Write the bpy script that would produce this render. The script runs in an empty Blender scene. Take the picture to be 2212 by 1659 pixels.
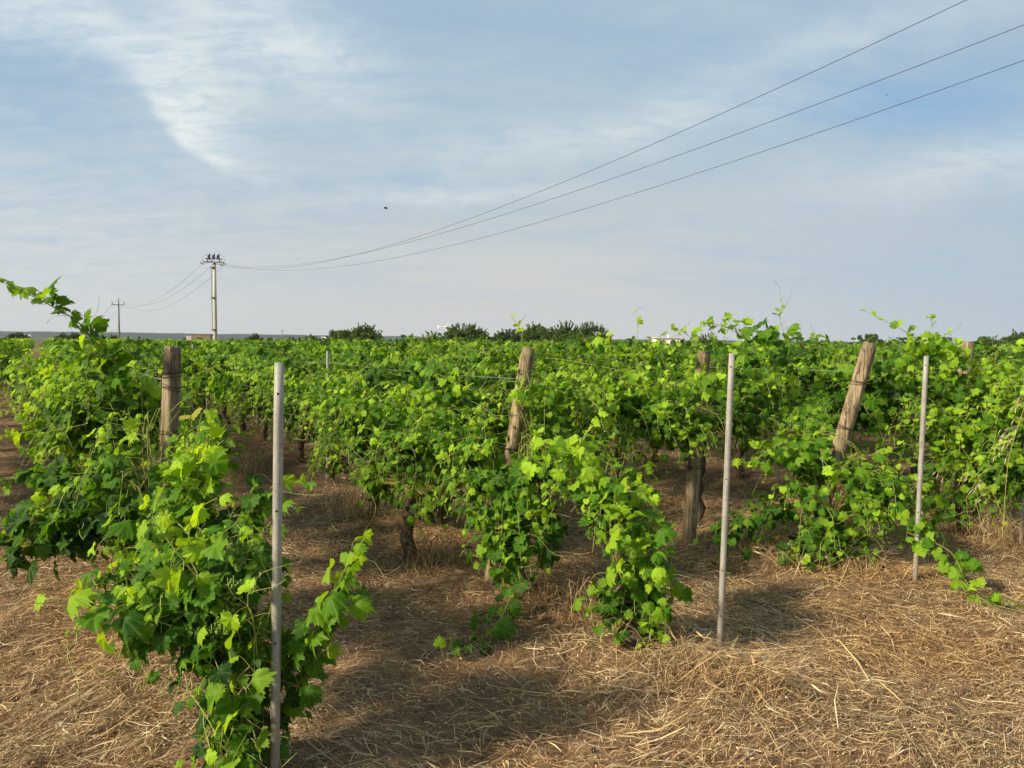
import bpy, math, random
import numpy as np
from mathutils import Matrix, Vector

# ------------------------------------------------------------------ camera, sky, sun
FPX, CAMH, PITCH, ROLL = 1662.0, 1.7, math.radians(3.15), math.radians(0.5)   # pixels of a 2212 x 1659 picture
scn = bpy.context.scene
COL = scn.collection
cd = bpy.data.cameras.new('camera'); cam = bpy.data.objects.new('camera', cd); COL.objects.link(cam)
cd.sensor_width = 36; cd.lens = FPX / 2212 * 36; cd.clip_start = 0.05; cd.clip_end = 20000
RC = Matrix.Rotation(math.pi / 2 - PITCH, 4, 'X') @ Matrix.Rotation(ROLL, 4, 'Z')
cam.matrix_world = Matrix.Translation((0, 0, CAMH)) @ RC
scn.camera = cam
scn.view_settings.view_transform = 'Standard'; scn.view_settings.look = 'None'
scn.view_settings.exposure = 0.54; scn.view_settings.gamma = 1
SUN_EL, SUN_AZ = math.radians(31), math.radians(-122)       # azimuth clockwise from +Y
sd = Vector((math.sin(SUN_AZ) * math.cos(SUN_EL), math.cos(SUN_AZ) * math.cos(SUN_EL), math.sin(SUN_EL)))
sl = bpy.data.lights.new('sun', 'SUN'); sl.energy = 4.9; sl.angle = math.radians(6); sl.color = (1.0, 0.87, 0.66)
so = bpy.data.objects.new('sun', sl); COL.objects.link(so)
so.rotation_euler = sd.to_track_quat('Z', 'Y').to_euler(); so.location = sd * 50


class NT:
    """small helper to write node trees"""
    def __init__(s, tree): s.t = tree; s.n = tree.nodes; s.l = tree.links
    def node(s, kind, **kw):
        n = s.n.new(kind)
        for k, v in kw.items():
            if k.startswith('i_'):
                key = k[2:]
                key = int(key) if key.isdigit() else key.replace('_', ' ')
                s.put(n.inputs[key], v)
            else: setattr(n, k, v)
        return n
    def put(s, sock, v):
        if hasattr(v, 'is_linked'): s.l.new(v, sock)
        elif isinstance(v, (tuple, list)) and sock.type == 'RGBA' and len(v) == 3: sock.default_value = (*v, 1)
        else: sock.default_value = v
    def math(s, op, a, b=0.0, c=None, clamp=False):
        n = s.n.new('ShaderNodeMath'); n.operation = op; n.use_clamp = clamp
        s.put(n.inputs[0], a); s.put(n.inputs[1], b)
        if c is not None: s.put(n.inputs[2], c)
        return n.outputs[0]
    def vmath(s, op, a, b=(0, 0, 0)):
        n = s.n.new('ShaderNodeVectorMath'); n.operation = op
        s.put(n.inputs[0], a); s.put(n.inputs[1], b)
        return n.outputs['Value'] if op in ('DOT_PRODUCT', 'LENGTH', 'DISTANCE') else n.outputs[0]
    def noise(s, vec, scale, detail=4, rough=0.55, dist=0.0, out='Fac'):
        n = s.n.new('ShaderNodeTexNoise')
        if vec is not None: s.put(n.inputs['Vector'], vec)
        n.inputs['Scale'].default_value = scale; n.inputs['Detail'].default_value = detail
        n.inputs['Roughness'].default_value = rough; n.inputs['Distortion'].default_value = dist
        return n.outputs[out]
    def ramp(s, fac, stops, interp='LINEAR'):
        n = s.n.new('ShaderNodeValToRGB'); s.put(n.inputs[0], fac); n.color_ramp.interpolation = interp
        e = n.color_ramp.elements
        while len(e) < len(stops): e.new(0.5)
        for el, (p, c) in zip(e, stops):
            el.position = p
            el.color = (c, c, c, 1) if not isinstance(c, tuple) else (*c, 1)
        return n.outputs[0]
    def maprange(s, v, a, b, c=0.0, d=1.0, smooth=True):
        n = s.n.new('ShaderNodeMapRange'); n.interpolation_type = 'SMOOTHSTEP' if smooth else 'LINEAR'
        s.put(n.inputs[0], v)
        for i, q in enumerate((a, b, c, d)): n.inputs[i + 1].default_value = q
        return n.outputs[0]
    def mix(s, fac, a, b, blend='MIX'):
        n = s.n.new('ShaderNodeMix'); n.data_type = 'RGBA'; n.blend_type = blend; n.clamp_factor = True
        s.put(n.inputs[0], fac); s.put(n.inputs[6], a); s.put(n.inputs[7], b)
        return n.outputs[2]


def direction(px, py):
    v = RC.to_3x3() @ Vector(((px - 1106) / FPX, -(py - 829.5) / FPX, -1)); return v.normalized()


world = bpy.data.worlds.new('World'); scn.world = world; world.use_nodes = True
w = NT(world.node_tree); w.n.clear()
out = w.node('ShaderNodeOutputWorld'); bg = w.node('ShaderNodeBackground'); bg.inputs[1].default_value = 0.1
w.l.new(bg.outputs[0], out.inputs[0])
sky = w.node('ShaderNodeTexSky', sky_type='NISHITA', sun_disc=False, sun_elevation=SUN_EL, sun_rotation=SUN_AZ,
             altitude=100, air_density=1.0, dust_density=1.5, ozone_density=1.6)
tc = w.node('ShaderNodeTexCoord').outputs['Generated']
sep = w.node('ShaderNodeSeparateXYZ', i_0=tc)
zz = w.math('MAXIMUM', sep.outputs[2], 0.0)
den = w.math('ADD', zz, 0.22)
cx = w.math('DIVIDE', sep.outputs[0], den); cy = w.math('DIVIDE', sep.outputs[1], den)
cl = w.node('ShaderNodeCombineXYZ', i_0=cx, i_1=w.math('MULTIPLY', cy, 1.6), i_2=0.3).outputs[0]
rot = w.node('ShaderNodeMapping', i_0=cl); rot.inputs['Rotation'].default_value = (0, 0, 0.42); rot.inputs['Scale'].default_value = (0.55, 1.0, 1)
n1 = w.noise(rot.outputs[0], 0.8, 7, 0.52, 0.5)
n2 = w.noise(rot.outputs[0], 2.6, 8, 0.56, 0.8)
n3 = w.noise(cl, 9.0, 6, 0.6, 0.5)
def gauss(px, py, ax, ay, ang, warp=0.10):
    """soft patch of the sky round one direction, with an edge broken up by noise"""
    d = direction(px, py); e = Vector((0, 0, 1)); rx = d.cross(e).normalized(); ry = rx.cross(d).normalized()
    c, s = math.cos(ang), math.sin(ang); u = rx * c + ry * s; v = ry * c - rx * s
    wn = w.vmath('SUBTRACT', w.noise(tc, 5.0, 6, 0.6, 0.3, out='Color'), (0.5, 0.5, 0.5))
    q = w.vmath('ADD', tc, w.node('ShaderNodeVectorMath', operation='SCALE', i_0=wn, i_Scale=warp).outputs[0])
    q = w.vmath('SUBTRACT', q, tuple(d))
    a = w.math('DIVIDE', w.vmath('DOT_PRODUCT', q, tuple(u)), ax); b = w.math('DIVIDE', w.vmath('DOT_PRODUCT', q, tuple(v)), ay)
    return w.math('EXPONENT', w.math('MULTIPLY', w.math('ADD', w.math('MULTIPLY', a, a), w.math('MULTIPLY', b, b)), -1.0))
cov = w.math('ADD', w.math('ADD', w.math('MULTIPLY', n1, 0.62), w.math('MULTIPLY', n2, 0.23)), w.math('MULTIPLY', n3, 0.15))
veil = w.maprange(cov, 0.36, 0.62, 0.52, 0.98)
blue = w.math('ADD', gauss(2060, 175, 0.24, 0.040, 0.16), w.math('MULTIPLY', gauss(60, 230, 0.13, 0.09, -0.3), 0.5))
blue = w.math('ADD', blue, w.math('MULTIPLY', gauss(890, 385, 0.05, 0.018, 0.1, 0.05), 0.45))
veil = w.math('SUBTRACT', veil, w.math('MULTIPLY', blue, 0.42))
lowhaze = w.maprange(sep.outputs[2], 0.0, 0.26, 1.0, 0.0)
veil = w.math('MAXIMUM', veil, w.math('MULTIPLY', lowhaze, 0.93), clamp=True)
veilcol = w.mix(w.maprange(sep.outputs[2], 0.02, 0.28), (4.50, 4.46, 4.34), (3.25, 4.0, 4.5))
veilcol = w.mix(w.maprange(sep.outputs[0], 0.1, 0.62, 0, 0.7), veilcol, (2.9, 3.65, 4.4))
base = w.mix(0.75, sky.outputs[0], (1.55, 2.9, 4.6))
c0 = w.mix(veil, base, veilcol)
def comet(px, py, lu, lv, ang, k, edge, warp):
    d = direction(px, py); e = Vector((0, 0, 1)); rx = d.cross(e).normalized(); ry = rx.cross(d).normalized()
    c, s = math.cos(ang), math.sin(ang); u = rx * c + ry * s; v = ry * c - rx * s
    wn = w.vmath('SUBTRACT', w.noise(tc, 9.0, 8, 0.62, 0.3, out='Color'), (0.5, 0.5, 0.5))
    q = w.vmath('SUBTRACT', w.vmath('ADD', tc, w.node('ShaderNodeVectorMath', operation='SCALE', i_0=wn, i_Scale=warp).outputs[0]), tuple(d))
    a = w.vmath('DOT_PRODUCT', q, tuple(u)); b = w.vmath('DOT_PRODUCT', q, tuple(v))
    b = w.math('SUBTRACT', b, w.math('MULTIPLY', w.math('MULTIPLY', a, a), k))
    ga = w.math('EXPONENT', w.math('MULTIPLY', w.math('POWER', w.math('ABSOLUTE', w.math('DIVIDE', a, lu)), 2.0), -1.0))
    gb_ = w.math('EXPONENT', w.math('MULTIPLY', w.math('MAXIMUM', b, 0.0), -1.0 / lv))
    return w.math('MULTIPLY', w.math('MULTIPLY', ga, gb_), w.maprange(b, -edge, edge, 0, 1))
fib = w.node('ShaderNodeMapping', i_0=cl); fib.inputs['Rotation'].default_value = (0, 0, 0.75); fib.inputs['Scale'].default_value = (1.2, 7.0, 1)
n4 = w.noise(fib.outputs[0], 1.6, 9, 0.62, 0.9)
wh = w.math('ADD', w.math('MULTIPLY', comet(405, 312, 0.066, 0.032, -0.66, 2.6, 0.010, 0.026), 1.3), w.math('MULTIPLY', gauss(400, 190, 0.05, 0.06, 0.6, 0.09), 0.45))
wh = w.math('ADD', wh, w.math('MULTIPLY', gauss(110, 50, 0.12, 0.030, -0.25, 0.12), 0.75))
wh = w.math('ADD', wh, w.math('MULTIPLY', gauss(560, 90, 0.13, 0.06, -0.2, 0.16), 0.8))
wh = w.math('ADD', wh, w.math('MULTIPLY', gauss(60, 480, 0.30, 0.12, 0.0, 0.15), 0.35))
wh = w.math('ADD', wh, w.math('MULTIPLY', gauss(1300, 290, 0.24, 0.028, 0.10, 0.08), 0.45))
wh = w.math('ADD', wh, w.math('MULTIPLY', gauss(960, 425, 0.14, 0.012, 0.06, 0.05), 0.45))
wh = w.math('ADD', wh, w.math('MULTIPLY', gauss(2080, 350, 0.16, 0.03, 0.1, 0.1), 0.45))
wh = w.math('ADD', wh, w.math('MULTIPLY', gauss(1830, 90, 0.17, 0.022, 0.25, 0.12), 0.35))
wisp = w.maprange(w.math('ADD', w.math('MULTIPLY', n4, 0.35), w.math('MULTIPLY', n3, 0.65)), 0.34, 0.62, 0.45, 1.0)
wh = w.math('MULTIPLY', wh, wisp, clamp=True)
c1 = w.mix(w.math('MULTIPLY', wh, 0.85), c0, (5.8, 6.2, 6.15))
w.l.new(c1, bg.inputs[0])

# ------------------------------------------------------------------ geometry of the place
def at(px, py, Y):
    d = direction(px, py); return np.array([d.x / d.y * Y, Y, CAMH + d.z / d.y * Y])
def ground_at(px, py, z=0.0):
    d = direction(px, py); t = (z - CAMH) / d.z; return np.array([d.x * t, d.y * t, z])
U = np.array([-0.518, 0.855]); U = U / np.linalg.norm(U); N = np.array([U[1], -U[0]])     # along the rows, across them
rowp = lambda k: 0.62 + 2.25 * k                                                          # offset of row k along N

_tab = np.random.default_rng(5).random((256, 256))
def vnoise(x, y):
    x = np.asarray(x, float); y = np.asarray(y, float)
    xi = np.floor(x).astype(int); yi = np.floor(y).astype(int); fx = x - xi; fy = y - yi
    fx = fx * fx * (3 - 2 * fx); fy = fy * fy * (3 - 2 * fy)
    g = lambda a, b: _tab[a & 255, b & 255]
    return (g(xi, yi) * (1 - fx) + g(xi + 1, yi) * fx) * (1 - fy) + (g(xi, yi + 1) * (1 - fx) + g(xi + 1, yi + 1) * fx) * fy - 0.5
def gh(x, y):
    """height of the soil: clods and small bumps near by, low banks under the rows, flat farther off"""
    r = np.hypot(x, y); f = np.clip((40 - r) / 30, 0, 1)
    p = (x * N[0] + y * N[1] - 0.62) / 2.25
    bank = 0.035 * np.cos(2 * np.pi * p) * f
    h = 0.05 * vnoise(x * 1.1, y * 1.1) + 0.05 * vnoise(x * 3.1 + 9, y * 3.1) * np.clip(f, .2, 1) + 0.034 * vnoise(x * 9, y * 9 + 4) + 0.02 * vnoise(x * 23, y * 23)
    return h * f + bank


class MB:
    """collects triangles with per-vertex attributes and builds ONE mesh object"""
    def __init__(s): s.V = []; s.T = []; s.A = []; s.n = 0
    def add(s, V, T, a=0.0, b=0.0):
        V = np.asarray(V, float).reshape(-1, 3); T = np.asarray(T, int).reshape(-1, 3)
        A = np.empty((len(V), 2)); A[:, 0] = a; A[:, 1] = b
        s.V.append(V); s.T.append(T + s.n); s.A.append(A); s.n += len(V)
    def tube(s, P, R, seg=6, a=0.0, b=0.0, cap=True):
        P = np.asarray(P, float); m = len(P); R = np.broadcast_to(np.asarray(R, float), (m,))
        tg = np.gradient(P, axis=0); tg /= np.linalg.norm(tg, axis=1)[:, None] + 1e-9
        ref = np.array([0, 0, 1.0]) if abs(tg[0, 2]) < 0.9 else np.array([1.0, 0, 0])
        x = np.cross(tg, ref); x /= np.linalg.norm(x, axis=1)[:, None] + 1e-9; y = np.cross(tg, x)
        an = np.arange(seg) * 2 * np.pi / seg
        V = P[:, None] + R[:, None, None] * (np.cos(an)[None, :, None] * x[:, None] + np.sin(an)[None, :, None] * y[:, None])
        V = V.reshape(-1, 3); T = []
        for i in range(m - 1):
            for j in range(seg):
                q, r = i * seg + j, i * seg + (j + 1) % seg
                T += [(q, r, r + seg), (q, r + seg, q + seg)]
        if cap:
            V = np.vstack([V, P[:1], P[-1:]]); c0_, c1_ = m * seg, m * seg + 1
            for j in range(seg): T += [(c0_, (j + 1) % seg, j), (c1_, (m - 1) * seg + j, (m - 1) * seg + (j + 1) % seg)]
        if np.ndim(a):
            a = np.repeat(np.asarray(a, float), seg)
            if cap: a = np.concatenate([a, [a[0], a[-1]]])
        s.add(V, T, a, b)
    def box(s, c, h, rz=0.0):
        c = np.array(c, float); h = np.array(h, float)
        k = np.array([[i, j, l] for i in (-1, 1) for j in (-1, 1) for l in (-1, 1)], float) * h
        R = np.array([[math.cos(rz), -math.sin(rz), 0], [math.sin(rz), math.cos(rz), 0], [0, 0, 1]])
        q = [(0, 1, 3, 2), (4, 6, 7, 5), (0, 4, 5, 1), (2, 3, 7, 6), (0, 2, 6, 4), (1, 5, 7, 3)]
        T = [t for f in q for t in ((f[0], f[1], f[2]), (f[0], f[2], f[3]))]
        s.add(c + k @ R.T, T)
    def ball(s, c, r, seg=8, rings=5, a=0.0, b=0.0):
        r = np.broadcast_to(np.asarray(r, float), (3,)); V = [(0, 0, -1)]
        for i in range(1, rings):
            ph = -math.pi / 2 + math.pi * i / rings
            V += [(math.cos(ph) * math.cos(2 * math.pi * j / seg), math.cos(ph) * math.sin(2 * math.pi * j / seg), math.sin(ph)) for j in range(seg)]
        V.append((0, 0, 1)); T = []
        for j in range(seg): T.append((0, 1 + (j + 1) % seg, 1 + j))
        for i in range(rings - 2):
            for j in range(seg):
                q, w_ = 1 + i * seg + j, 1 + i * seg + (j + 1) % seg; T += [(q, w_, w_ + seg), (q, w_ + seg, q + seg)]
        L = len(V) - 1
        for j in range(seg): T.append((L, L - seg + j, L - seg + (j + 1) % seg))
        s.add(np.array(V) * r + np.array(c, float), T, a, b)
    def mesh(s, name, m, smooth=False, origin=(0, 0, 0)):
        V = np.vstack(s.V) - np.array(origin, float); T = np.vstack(s.T); A = np.vstack(s.A)
        me = bpy.data.meshes.new(name)
        me.vertices.add(len(V)); me.vertices.foreach_set('co', V.astype(np.float32).ravel())
        me.loops.add(T.size); me.loops.foreach_set('vertex_index', T.astype(np.int32).ravel())
        me.polygons.add(len(T)); me.polygons.foreach_set('loop_start', np.arange(0, T.size, 3, dtype=np.int32))
        me.polygons.foreach_set('loop_total', np.full(len(T), 3, np.int32))
        me.polygons.foreach_set('use_smooth', np.full(len(T), smooth, bool))
        me.update(calc_edges=True)
        for i, nm in enumerate(('tint', 'vein')):
            at_ = me.attributes.new(nm, 'FLOAT', 'POINT'); at_.data.foreach_set('value', A[:, i].astype(np.float32))
        me.materials.append(m)
        return me


def tag(o, label=None, cat=None, group=None, kind=None):
    for k, v in (('label', label), ('category', cat), ('group', group), ('kind', kind)):
        if v: o[k] = v
    return o
def build(name, mb, m, parent=None, smooth=False, loc=None):
    """mb in world coordinates; loc is the object's origin (a parent's is used when it is a child)"""
    org = tuple(parent['_o']) if parent is not None else (tuple(loc) if loc is not None else (0, 0, 0))
    o = bpy.data.objects.new(name, mb.mesh(name, m, smooth, org)); COL.objects.link(o)
    if parent is not None: o.parent = parent
    else: o.location = org
    o['_o'] = list(map(float, org))
    return o
def empty(name, loc, label, cat, group=None):
    o = bpy.data.objects.new(name, None); COL.objects.link(o); o.location = tuple(loc); o.empty_display_size = 0.2
    o['_o'] = list(map(float, loc)); return tag(o, label, cat, group)


# ------------------------------------------------------------------ materials
def newmat(name):
    m = bpy.data.materials.new(name); m.use_nodes = True; t = NT(m.node_tree); t.n.clear()
    t.out = t.node('ShaderNodeOutputMaterial'); return m, t
def bsdf(t, col, rough=0.8, bump=None, bstr=0.3, bdist=0.01, metal=0.0, spec=0.5):
    b = t.node('ShaderNodeBsdfPrincipled'); t.put(b.inputs['Base Color'], col); t.put(b.inputs['Roughness'], rough)
    b.inputs['Metallic'].default_value = metal; b.inputs['Specular IOR Level'].default_value = spec
    if bump is not None:
        bn = t.node('ShaderNodeBump'); bn.inputs['Strength'].default_value = bstr; bn.inputs['Distance'].default_value = bdist
        t.put(bn.inputs['Height'], bump); t.l.new(bn.outputs[0], b.inputs['Normal'])
    return b
def leaf_mat(name, dark, mid, young, trans=0.42):
    m, t = newmat(name)
    tint = t.node('ShaderNodeAttribute', attribute_name='tint').outputs['Fac']
    vein = t.node('ShaderNodeAttribute', attribute_name='vein').outputs['Fac']
    rnd = t.node('ShaderNodeNewGeometry')
    isl = rnd.outputs['Random Per Island']
    tt = t.math('ADD', tint, t.math('MULTIPLY', t.math('SUBTRACT', isl, 0.5), 0.50), clamp=True)
    col = t.ramp(tt, [(0.0, dark), (0.42, mid), (0.8, young), (1.0, tuple(min(1, c * 1.25) for c in young))])
    tcn = t.node('ShaderNodeTexCoord').outputs['Object']
    mott = t.noise(tcn, 60, 3, 0.6)
    col = t.mix(t.maprange(mott, 0.3, 0.75, 0.0, 0.35), col, t.mix(1.0, col, (0.75, 0.82, 0.6), 'MULTIPLY'))
    col = t.mix(t.math('MULTIPLY', vein, 0.22), col, (0.30, 0.40, 0.09))
    old = t.math('GREATER_THAN', isl, 0.998)
    col = t.mix(t.math('MULTIPLY', old, 0.75), col, (0.34, 0.27, 0.06))
    back = t.mix(0.35, col, (0.14, 0.22, 0.06))
    face = t.mix(rnd.outputs['Backfacing'], col, back)
    b = bsdf(t, face, 0.55, bump=t.math('ADD', t.math('MULTIPLY', mott, 0.4), t.math('MULTIPLY', vein, -1.0)), bstr=0.35, bdist=0.004, spec=0.2)
    tr = t.node('ShaderNodeBsdfTranslucent')
    t.put(tr.inputs['Color'], t.mix(1.0, col, (2.3, 1.9, 0.5), 'MULTIPLY'))
    mx = t.node('ShaderNodeMixShader'); mx.inputs[0].default_value = trans
    t.l.new(b.outputs[0], mx.inputs[1]); t.l.new(tr.outputs[0], mx.inputs[2]); t.l.new(mx.outputs[0], t.out.inputs[0])
    return m
M = {}
M['leaf'] = leaf_mat('grape leaf', (0.014, 0.058, 0.005), (0.066, 0.185, 0.006), (0.27, 0.44, 0.020))
M['treeleaf'] = leaf_mat('tree leaf', (0.030, 0.058, 0.014), (0.065, 0.115, 0.022), (0.15, 0.20, 0.035), 0.25)

def simple(name, c1, c2, scale, rough=0.85, bs=0.4, bd=0.004, metal=0.0, stretch=None, spec=0.3):
    m, t = newmat(name); v = t.node('ShaderNodeTexCoord').outputs['Object']
    if stretch:
        mp = t.node('ShaderNodeMapping', i_0=v); mp.inputs['Scale'].default_value = stretch; v = mp.outputs[0]
    n = t.noise(v, scale, 6, 0.62, 0.2)
    t.l.new(bsdf(t, t.ramp(n, [(0.3, c1), (0.7, c2)]), rough, n, bs, bd, metal, spec).outputs[0], t.out.inputs[0]); return m
m, t = newmat('vine cane'); tn_ = t.node('ShaderNodeAttribute', attribute_name='tint').outputs['Fac']
t.l.new(bsdf(t, t.ramp(tn_, [(0.28, (0.15, 0.095, 0.05)), (0.45, (0.20, 0.19, 0.05)), (0.8, (0.30, 0.34, 0.08))]), 0.5, spec=0.3).outputs[0], t.out.inputs[0]); M['cane'] = m
M['bark'] = simple('vine bark', (0.035, 0.022, 0.014), (0.17, 0.115, 0.075), 30, 0.95, 0.9, 0.01, stretch=(1, 1, 0.25))
M['treebark'] = simple('tree bark', (0.05, 0.035, 0.025), (0.12, 0.09, 0.07), 8, 0.95)
M['grape'] = simple('unripe grape', (0.065, 0.13, 0.010), (0.12, 0.20, 0.020), 30, 0.35, 0.1, spec=0.5)
M['wire'] = simple('galvanised wire', (0.30, 0.30, 0.29), (0.5, 0.5, 0.48), 20, 0.45, 0.1, metal=0.6)
M['rustwire'] = simple('rusty tie wire', (0.05, 0.03, 0.02), (0.12, 0.08, 0.06), 40, 0.8, metal=0.3)
M['cable'] = simple('power cable', (0.03, 0.04, 0.05), (0.06, 0.07, 0.08), 3, 0.6)
M['black'] = simple('dark insulator', (0.012, 0.012, 0.014), (0.03, 0.03, 0.032), 6, 0.35)
M['steel'] = simple('dark steel', (0.05, 0.055, 0.055), (0.09, 0.09, 0.085), 6, 0.6, metal=0.3)
M['pole'] = simple('pole concrete', (0.42, 0.37, 0.25), (0.55, 0.48, 0.33), 1.2, 0.85, stretch=(1, 1, 0.3))
M['pole2'] = simple('weathered pole', (0.15, 0.14, 0.10), (0.25, 0.23, 0.16), 1.2, 0.85, stretch=(1, 1, 0.3))
M['porc'] = simple('porcelain', (0.25, 0.25, 0.24), (0.4, 0.4, 0.38), 6, 0.35)
M['white'] = simple('white render', (0.72, 0.70, 0.64), (0.82, 0.80, 0.75), 1.5, 0.9, 0.1)
M['shadedwall'] = simple('shaded masonry', (0.22, 0.17, 0.13), (0.36, 0.29, 0.22), 2.5, 0.95, 0.6, 0.02)  # brown of the hut's shaded front, the shade put into the colour
M['palewall'] = simple('pale masonry', (0.55, 0.49, 0.38), (0.68, 0.62, 0.5), 2.5, 0.95, 0.3, 0.02)
M['window'] = simple('dark window', (0.02, 0.025, 0.03), (0.04, 0.045, 0.05), 3, 0.15)
M['turb'] = simple('white metal', (0.75, 0.76, 0.76), (0.82, 0.82, 0.82), 3, 0.4, 0.05)
M['stone'] = simple('limestone pebble', (0.22, 0.15, 0.105), (0.50, 0.41, 0.33), 25, 0.9, 0.5)
M['bird'] = simple('dark feathers', (0.09, 0.09, 0.10), (0.14, 0.13, 0.13), 20, 0.8)
M['oat'] = simple('oat spikelet', (0.42, 0.33, 0.20), (0.62, 0.52, 0.36), 60, 0.6)
M['hole'] = simple('bolt hole', (0.01, 0.01, 0.01), (0.015, 0.015, 0.015), 10, 0.9)
M['weed'] = simple('green weed', (0.05, 0.09, 0.02), (0.11, 0.17, 0.04), 30, 0.6)

# straw: pale to golden to grey, one tone per stalk
m, t = newmat('dry straw')
isl = t.node('ShaderNodeNewGeometry').outputs['Random Per Island']
col = t.ramp(isl, [(0.0, (0.11, 0.065, 0.034)), (0.32, (0.25, 0.155, 0.075)), (0.6, (0.45, 0.305, 0.145)), (0.84, (0.66, 0.475, 0.24)), (1.0, (0.88, 0.74, 0.48))])
gl = t.noise(t.node('ShaderNodeTexCoord').outputs['Object'], 0.55, 3)
col = t.mix(t.maprange(gl, 0.45, 0.7, 0, 0.6), col, t.mix(1.0, col, (1.15, 0.92, 0.62), 'MULTIPLY'))
b = bsdf(t, col, 0.6, spec=0.3)
tr = t.node('ShaderNodeBsdfTranslucent'); t.put(tr.inputs[0], col)
mx = t.node('ShaderNodeMixShader'); mx.inputs[0].default_value = 0.15
t.l.new(b.outputs[0], mx.inputs[1]); t.l.new(tr.outputs[0], mx.inputs[2]); t.l.new(mx.outputs[0], t.out.inputs[0]); M['straw'] = m

# weathered timber: long grain, checks, knots, grey weathered bands
m, t = newmat('weathered timber'); v = t.node('ShaderNodeTexCoord').outputs['Object']
mp = t.node('ShaderNodeMapping', i_0=v); mp.inputs['Scale'].default_value = (26, 26, 1.6)
g1 = t.noise(mp.outputs[0], 1.0, 7, 0.65, 0.8); mp2 = t.node('ShaderNodeMapping', i_0=v); mp2.inputs['Scale'].default_value = (90, 90, 3.0)
g2 = t.noise(mp2.outputs[0], 1.0, 4, 0.6, 0.4); big = t.noise(v, 3.0, 3, 0.5)
gg = t.math('ADD', t.math('MULTIPLY', g1, 0.65), t.math('MULTIPLY', g2, 0.35))
colr = t.ramp(gg, [(0.34, (0.06, 0.042, 0.026)), (0.44, (0.20, 0.150, 0.092)), (0.54, (0.37, 0.285, 0.175)), (0.68, (0.54, 0.44, 0.28))])
grey = t.mix(1.0, colr, (0.62, 0.62, 0.60), 'MULTIPLY')
tint = t.node('ShaderNodeAttribute', attribute_name='tint').outputs['Fac']
col = t.mix(t.math('ADD', t.maprange(big, 0.42, 0.66, 0.0, 0.5), tint, clamp=True), colr, grey)
crk = t.noise(mp.outputs[0], 0.55, 2, 0.5, 1.4)
crack = t.maprange(t.math('ABSOLUTE', t.math('SUBTRACT', crk, 0.5)), 0.0, 0.020, 1.0, 0.0)
col = t.mix(t.math('MULTIPLY', crack, 0.75), col, (0.018, 0.012, 0.009))
t.l.new(bsdf(t, col, 0.85, t.math('SUBTRACT', gg, crack), 0.8, 0.006, spec=0.2).outputs[0], t.out.inputs[0]); M['wood'] = m

# concrete-grey vineyard stakes
m, t = newmat('grey stake'); v = t.node('ShaderNodeTexCoord').outputs['Object']
mp = t.node('ShaderNodeMapping', i_0=v); mp.inputs['Scale'].default_value = (60, 60, 5)
g1 = t.noise(mp.outputs[0], 1, 6, 0.65); g2 = t.noise(v, 14, 4, 0.6); g3 = t.noise(v, 320, 2, 0.5)
col = t.mix(t.maprange(g2, 0.35, 0.7, 0, 0.8), (0.36, 0.345, 0.30), (0.26, 0.25, 0.215))
col = t.mix(t.maprange(g1, 0.46, 0.66, 0, 0.6), col, (0.19, 0.18, 0.15)); ozz = t.node('ShaderNodeSeparateXYZ', i_0=v).outputs[2]; col = t.mix(t.maprange(t.math('ADD', ozz, t.math('MULTIPLY', g2, -.5)), -.28, .12, .75, 0), col, (0.20, 0.135, 0.085)); col = t.mix(t.maprange(t.noise(v, 7, 5, .7), .58, .66, 0, .6), col, (0.50, 0.47, 0.38)); col = t.mix(t.maprange(t.noise(v, 55, 4, .7), .52, .60, 0, .65), col, (0.24, 0.225, 0.18)); col = t.mix(t.maprange(g3, 0.5, 0.7, 0, 0.35), col, (0.55, 0.53, 0.47))
t.l.new(bsdf(t, col, 0.62, t.math('ADD', g1, g3), 0.25, 0.001, 0.15, 0.35).outputs[0], t.out.inputs[0]); M['stake'] = m

# soil with fine straw litter far away
m, t = newmat('soil'); v = t.node('ShaderNodeTexCoord').outputs['Object']
a = t.noise(v, 1.3, 8, 0.62); b2 = t.noise(v, 14, 6, 0.7); c3 = t.noise(v, 70, 4, 0.65)
soil = t.ramp(t.math('ADD', t.math('MULTIPLY', a, 0.35), t.math('MULTIPLY', b2, 0.65)), [(0.3, (0.085, 0.050, 0.028)), (0.5, (0.20, 0.113, 0.058)), (0.72, (0.32, 0.195, 0.110))])
soil = t.mix(t.maprange(c3, 0.62, 0.72, 0, 0.7), soil, (0.36, 0.27, 0.20))
def strawtex(ang, sc):
    mp = t.node('ShaderNodeMapping', i_0=v); mp.inputs['Rotation'].default_value = (0, 0, ang); mp.inputs['Scale'].default_value = (sc, sc * 7, sc)
    return t.maprange(t.noise(mp.outputs[0], 1.0, 3, 0.55, 0.3), 0.55, 0.68)
st = t.math('MAXIMUM', t.math('MAXIMUM', strawtex(0.3, 11), strawtex(1.5, 13)), strawtex(-0.7, 9))
litter = t.maprange(t.noise(v, 0.8, 4, 0.6), 0.35, 0.6, 0.35, 1.0)
soil = t.mix(t.math('MULTIPLY', st, litter), soil, t.ramp(b2, [(0.35, (0.20, 0.14, 0.08)), (0.65, (0.42, 0.31, 0.18))]))
ln = t.vmath('LENGTH', v)
soil = t.mix(t.maprange(ln, 60, 400, 0, 0.85), soil, (0.085, 0.10, 0.035))
t.l.new(bsdf(t, soil, 0.95, t.math('ADD', b2, t.math('MULTIPLY', t.math('ADD', c3, st), 0.35)), 0.9, 0.02, spec=0.15).outputs[0], t.out.inputs[0]); M['soil'] = m

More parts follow.
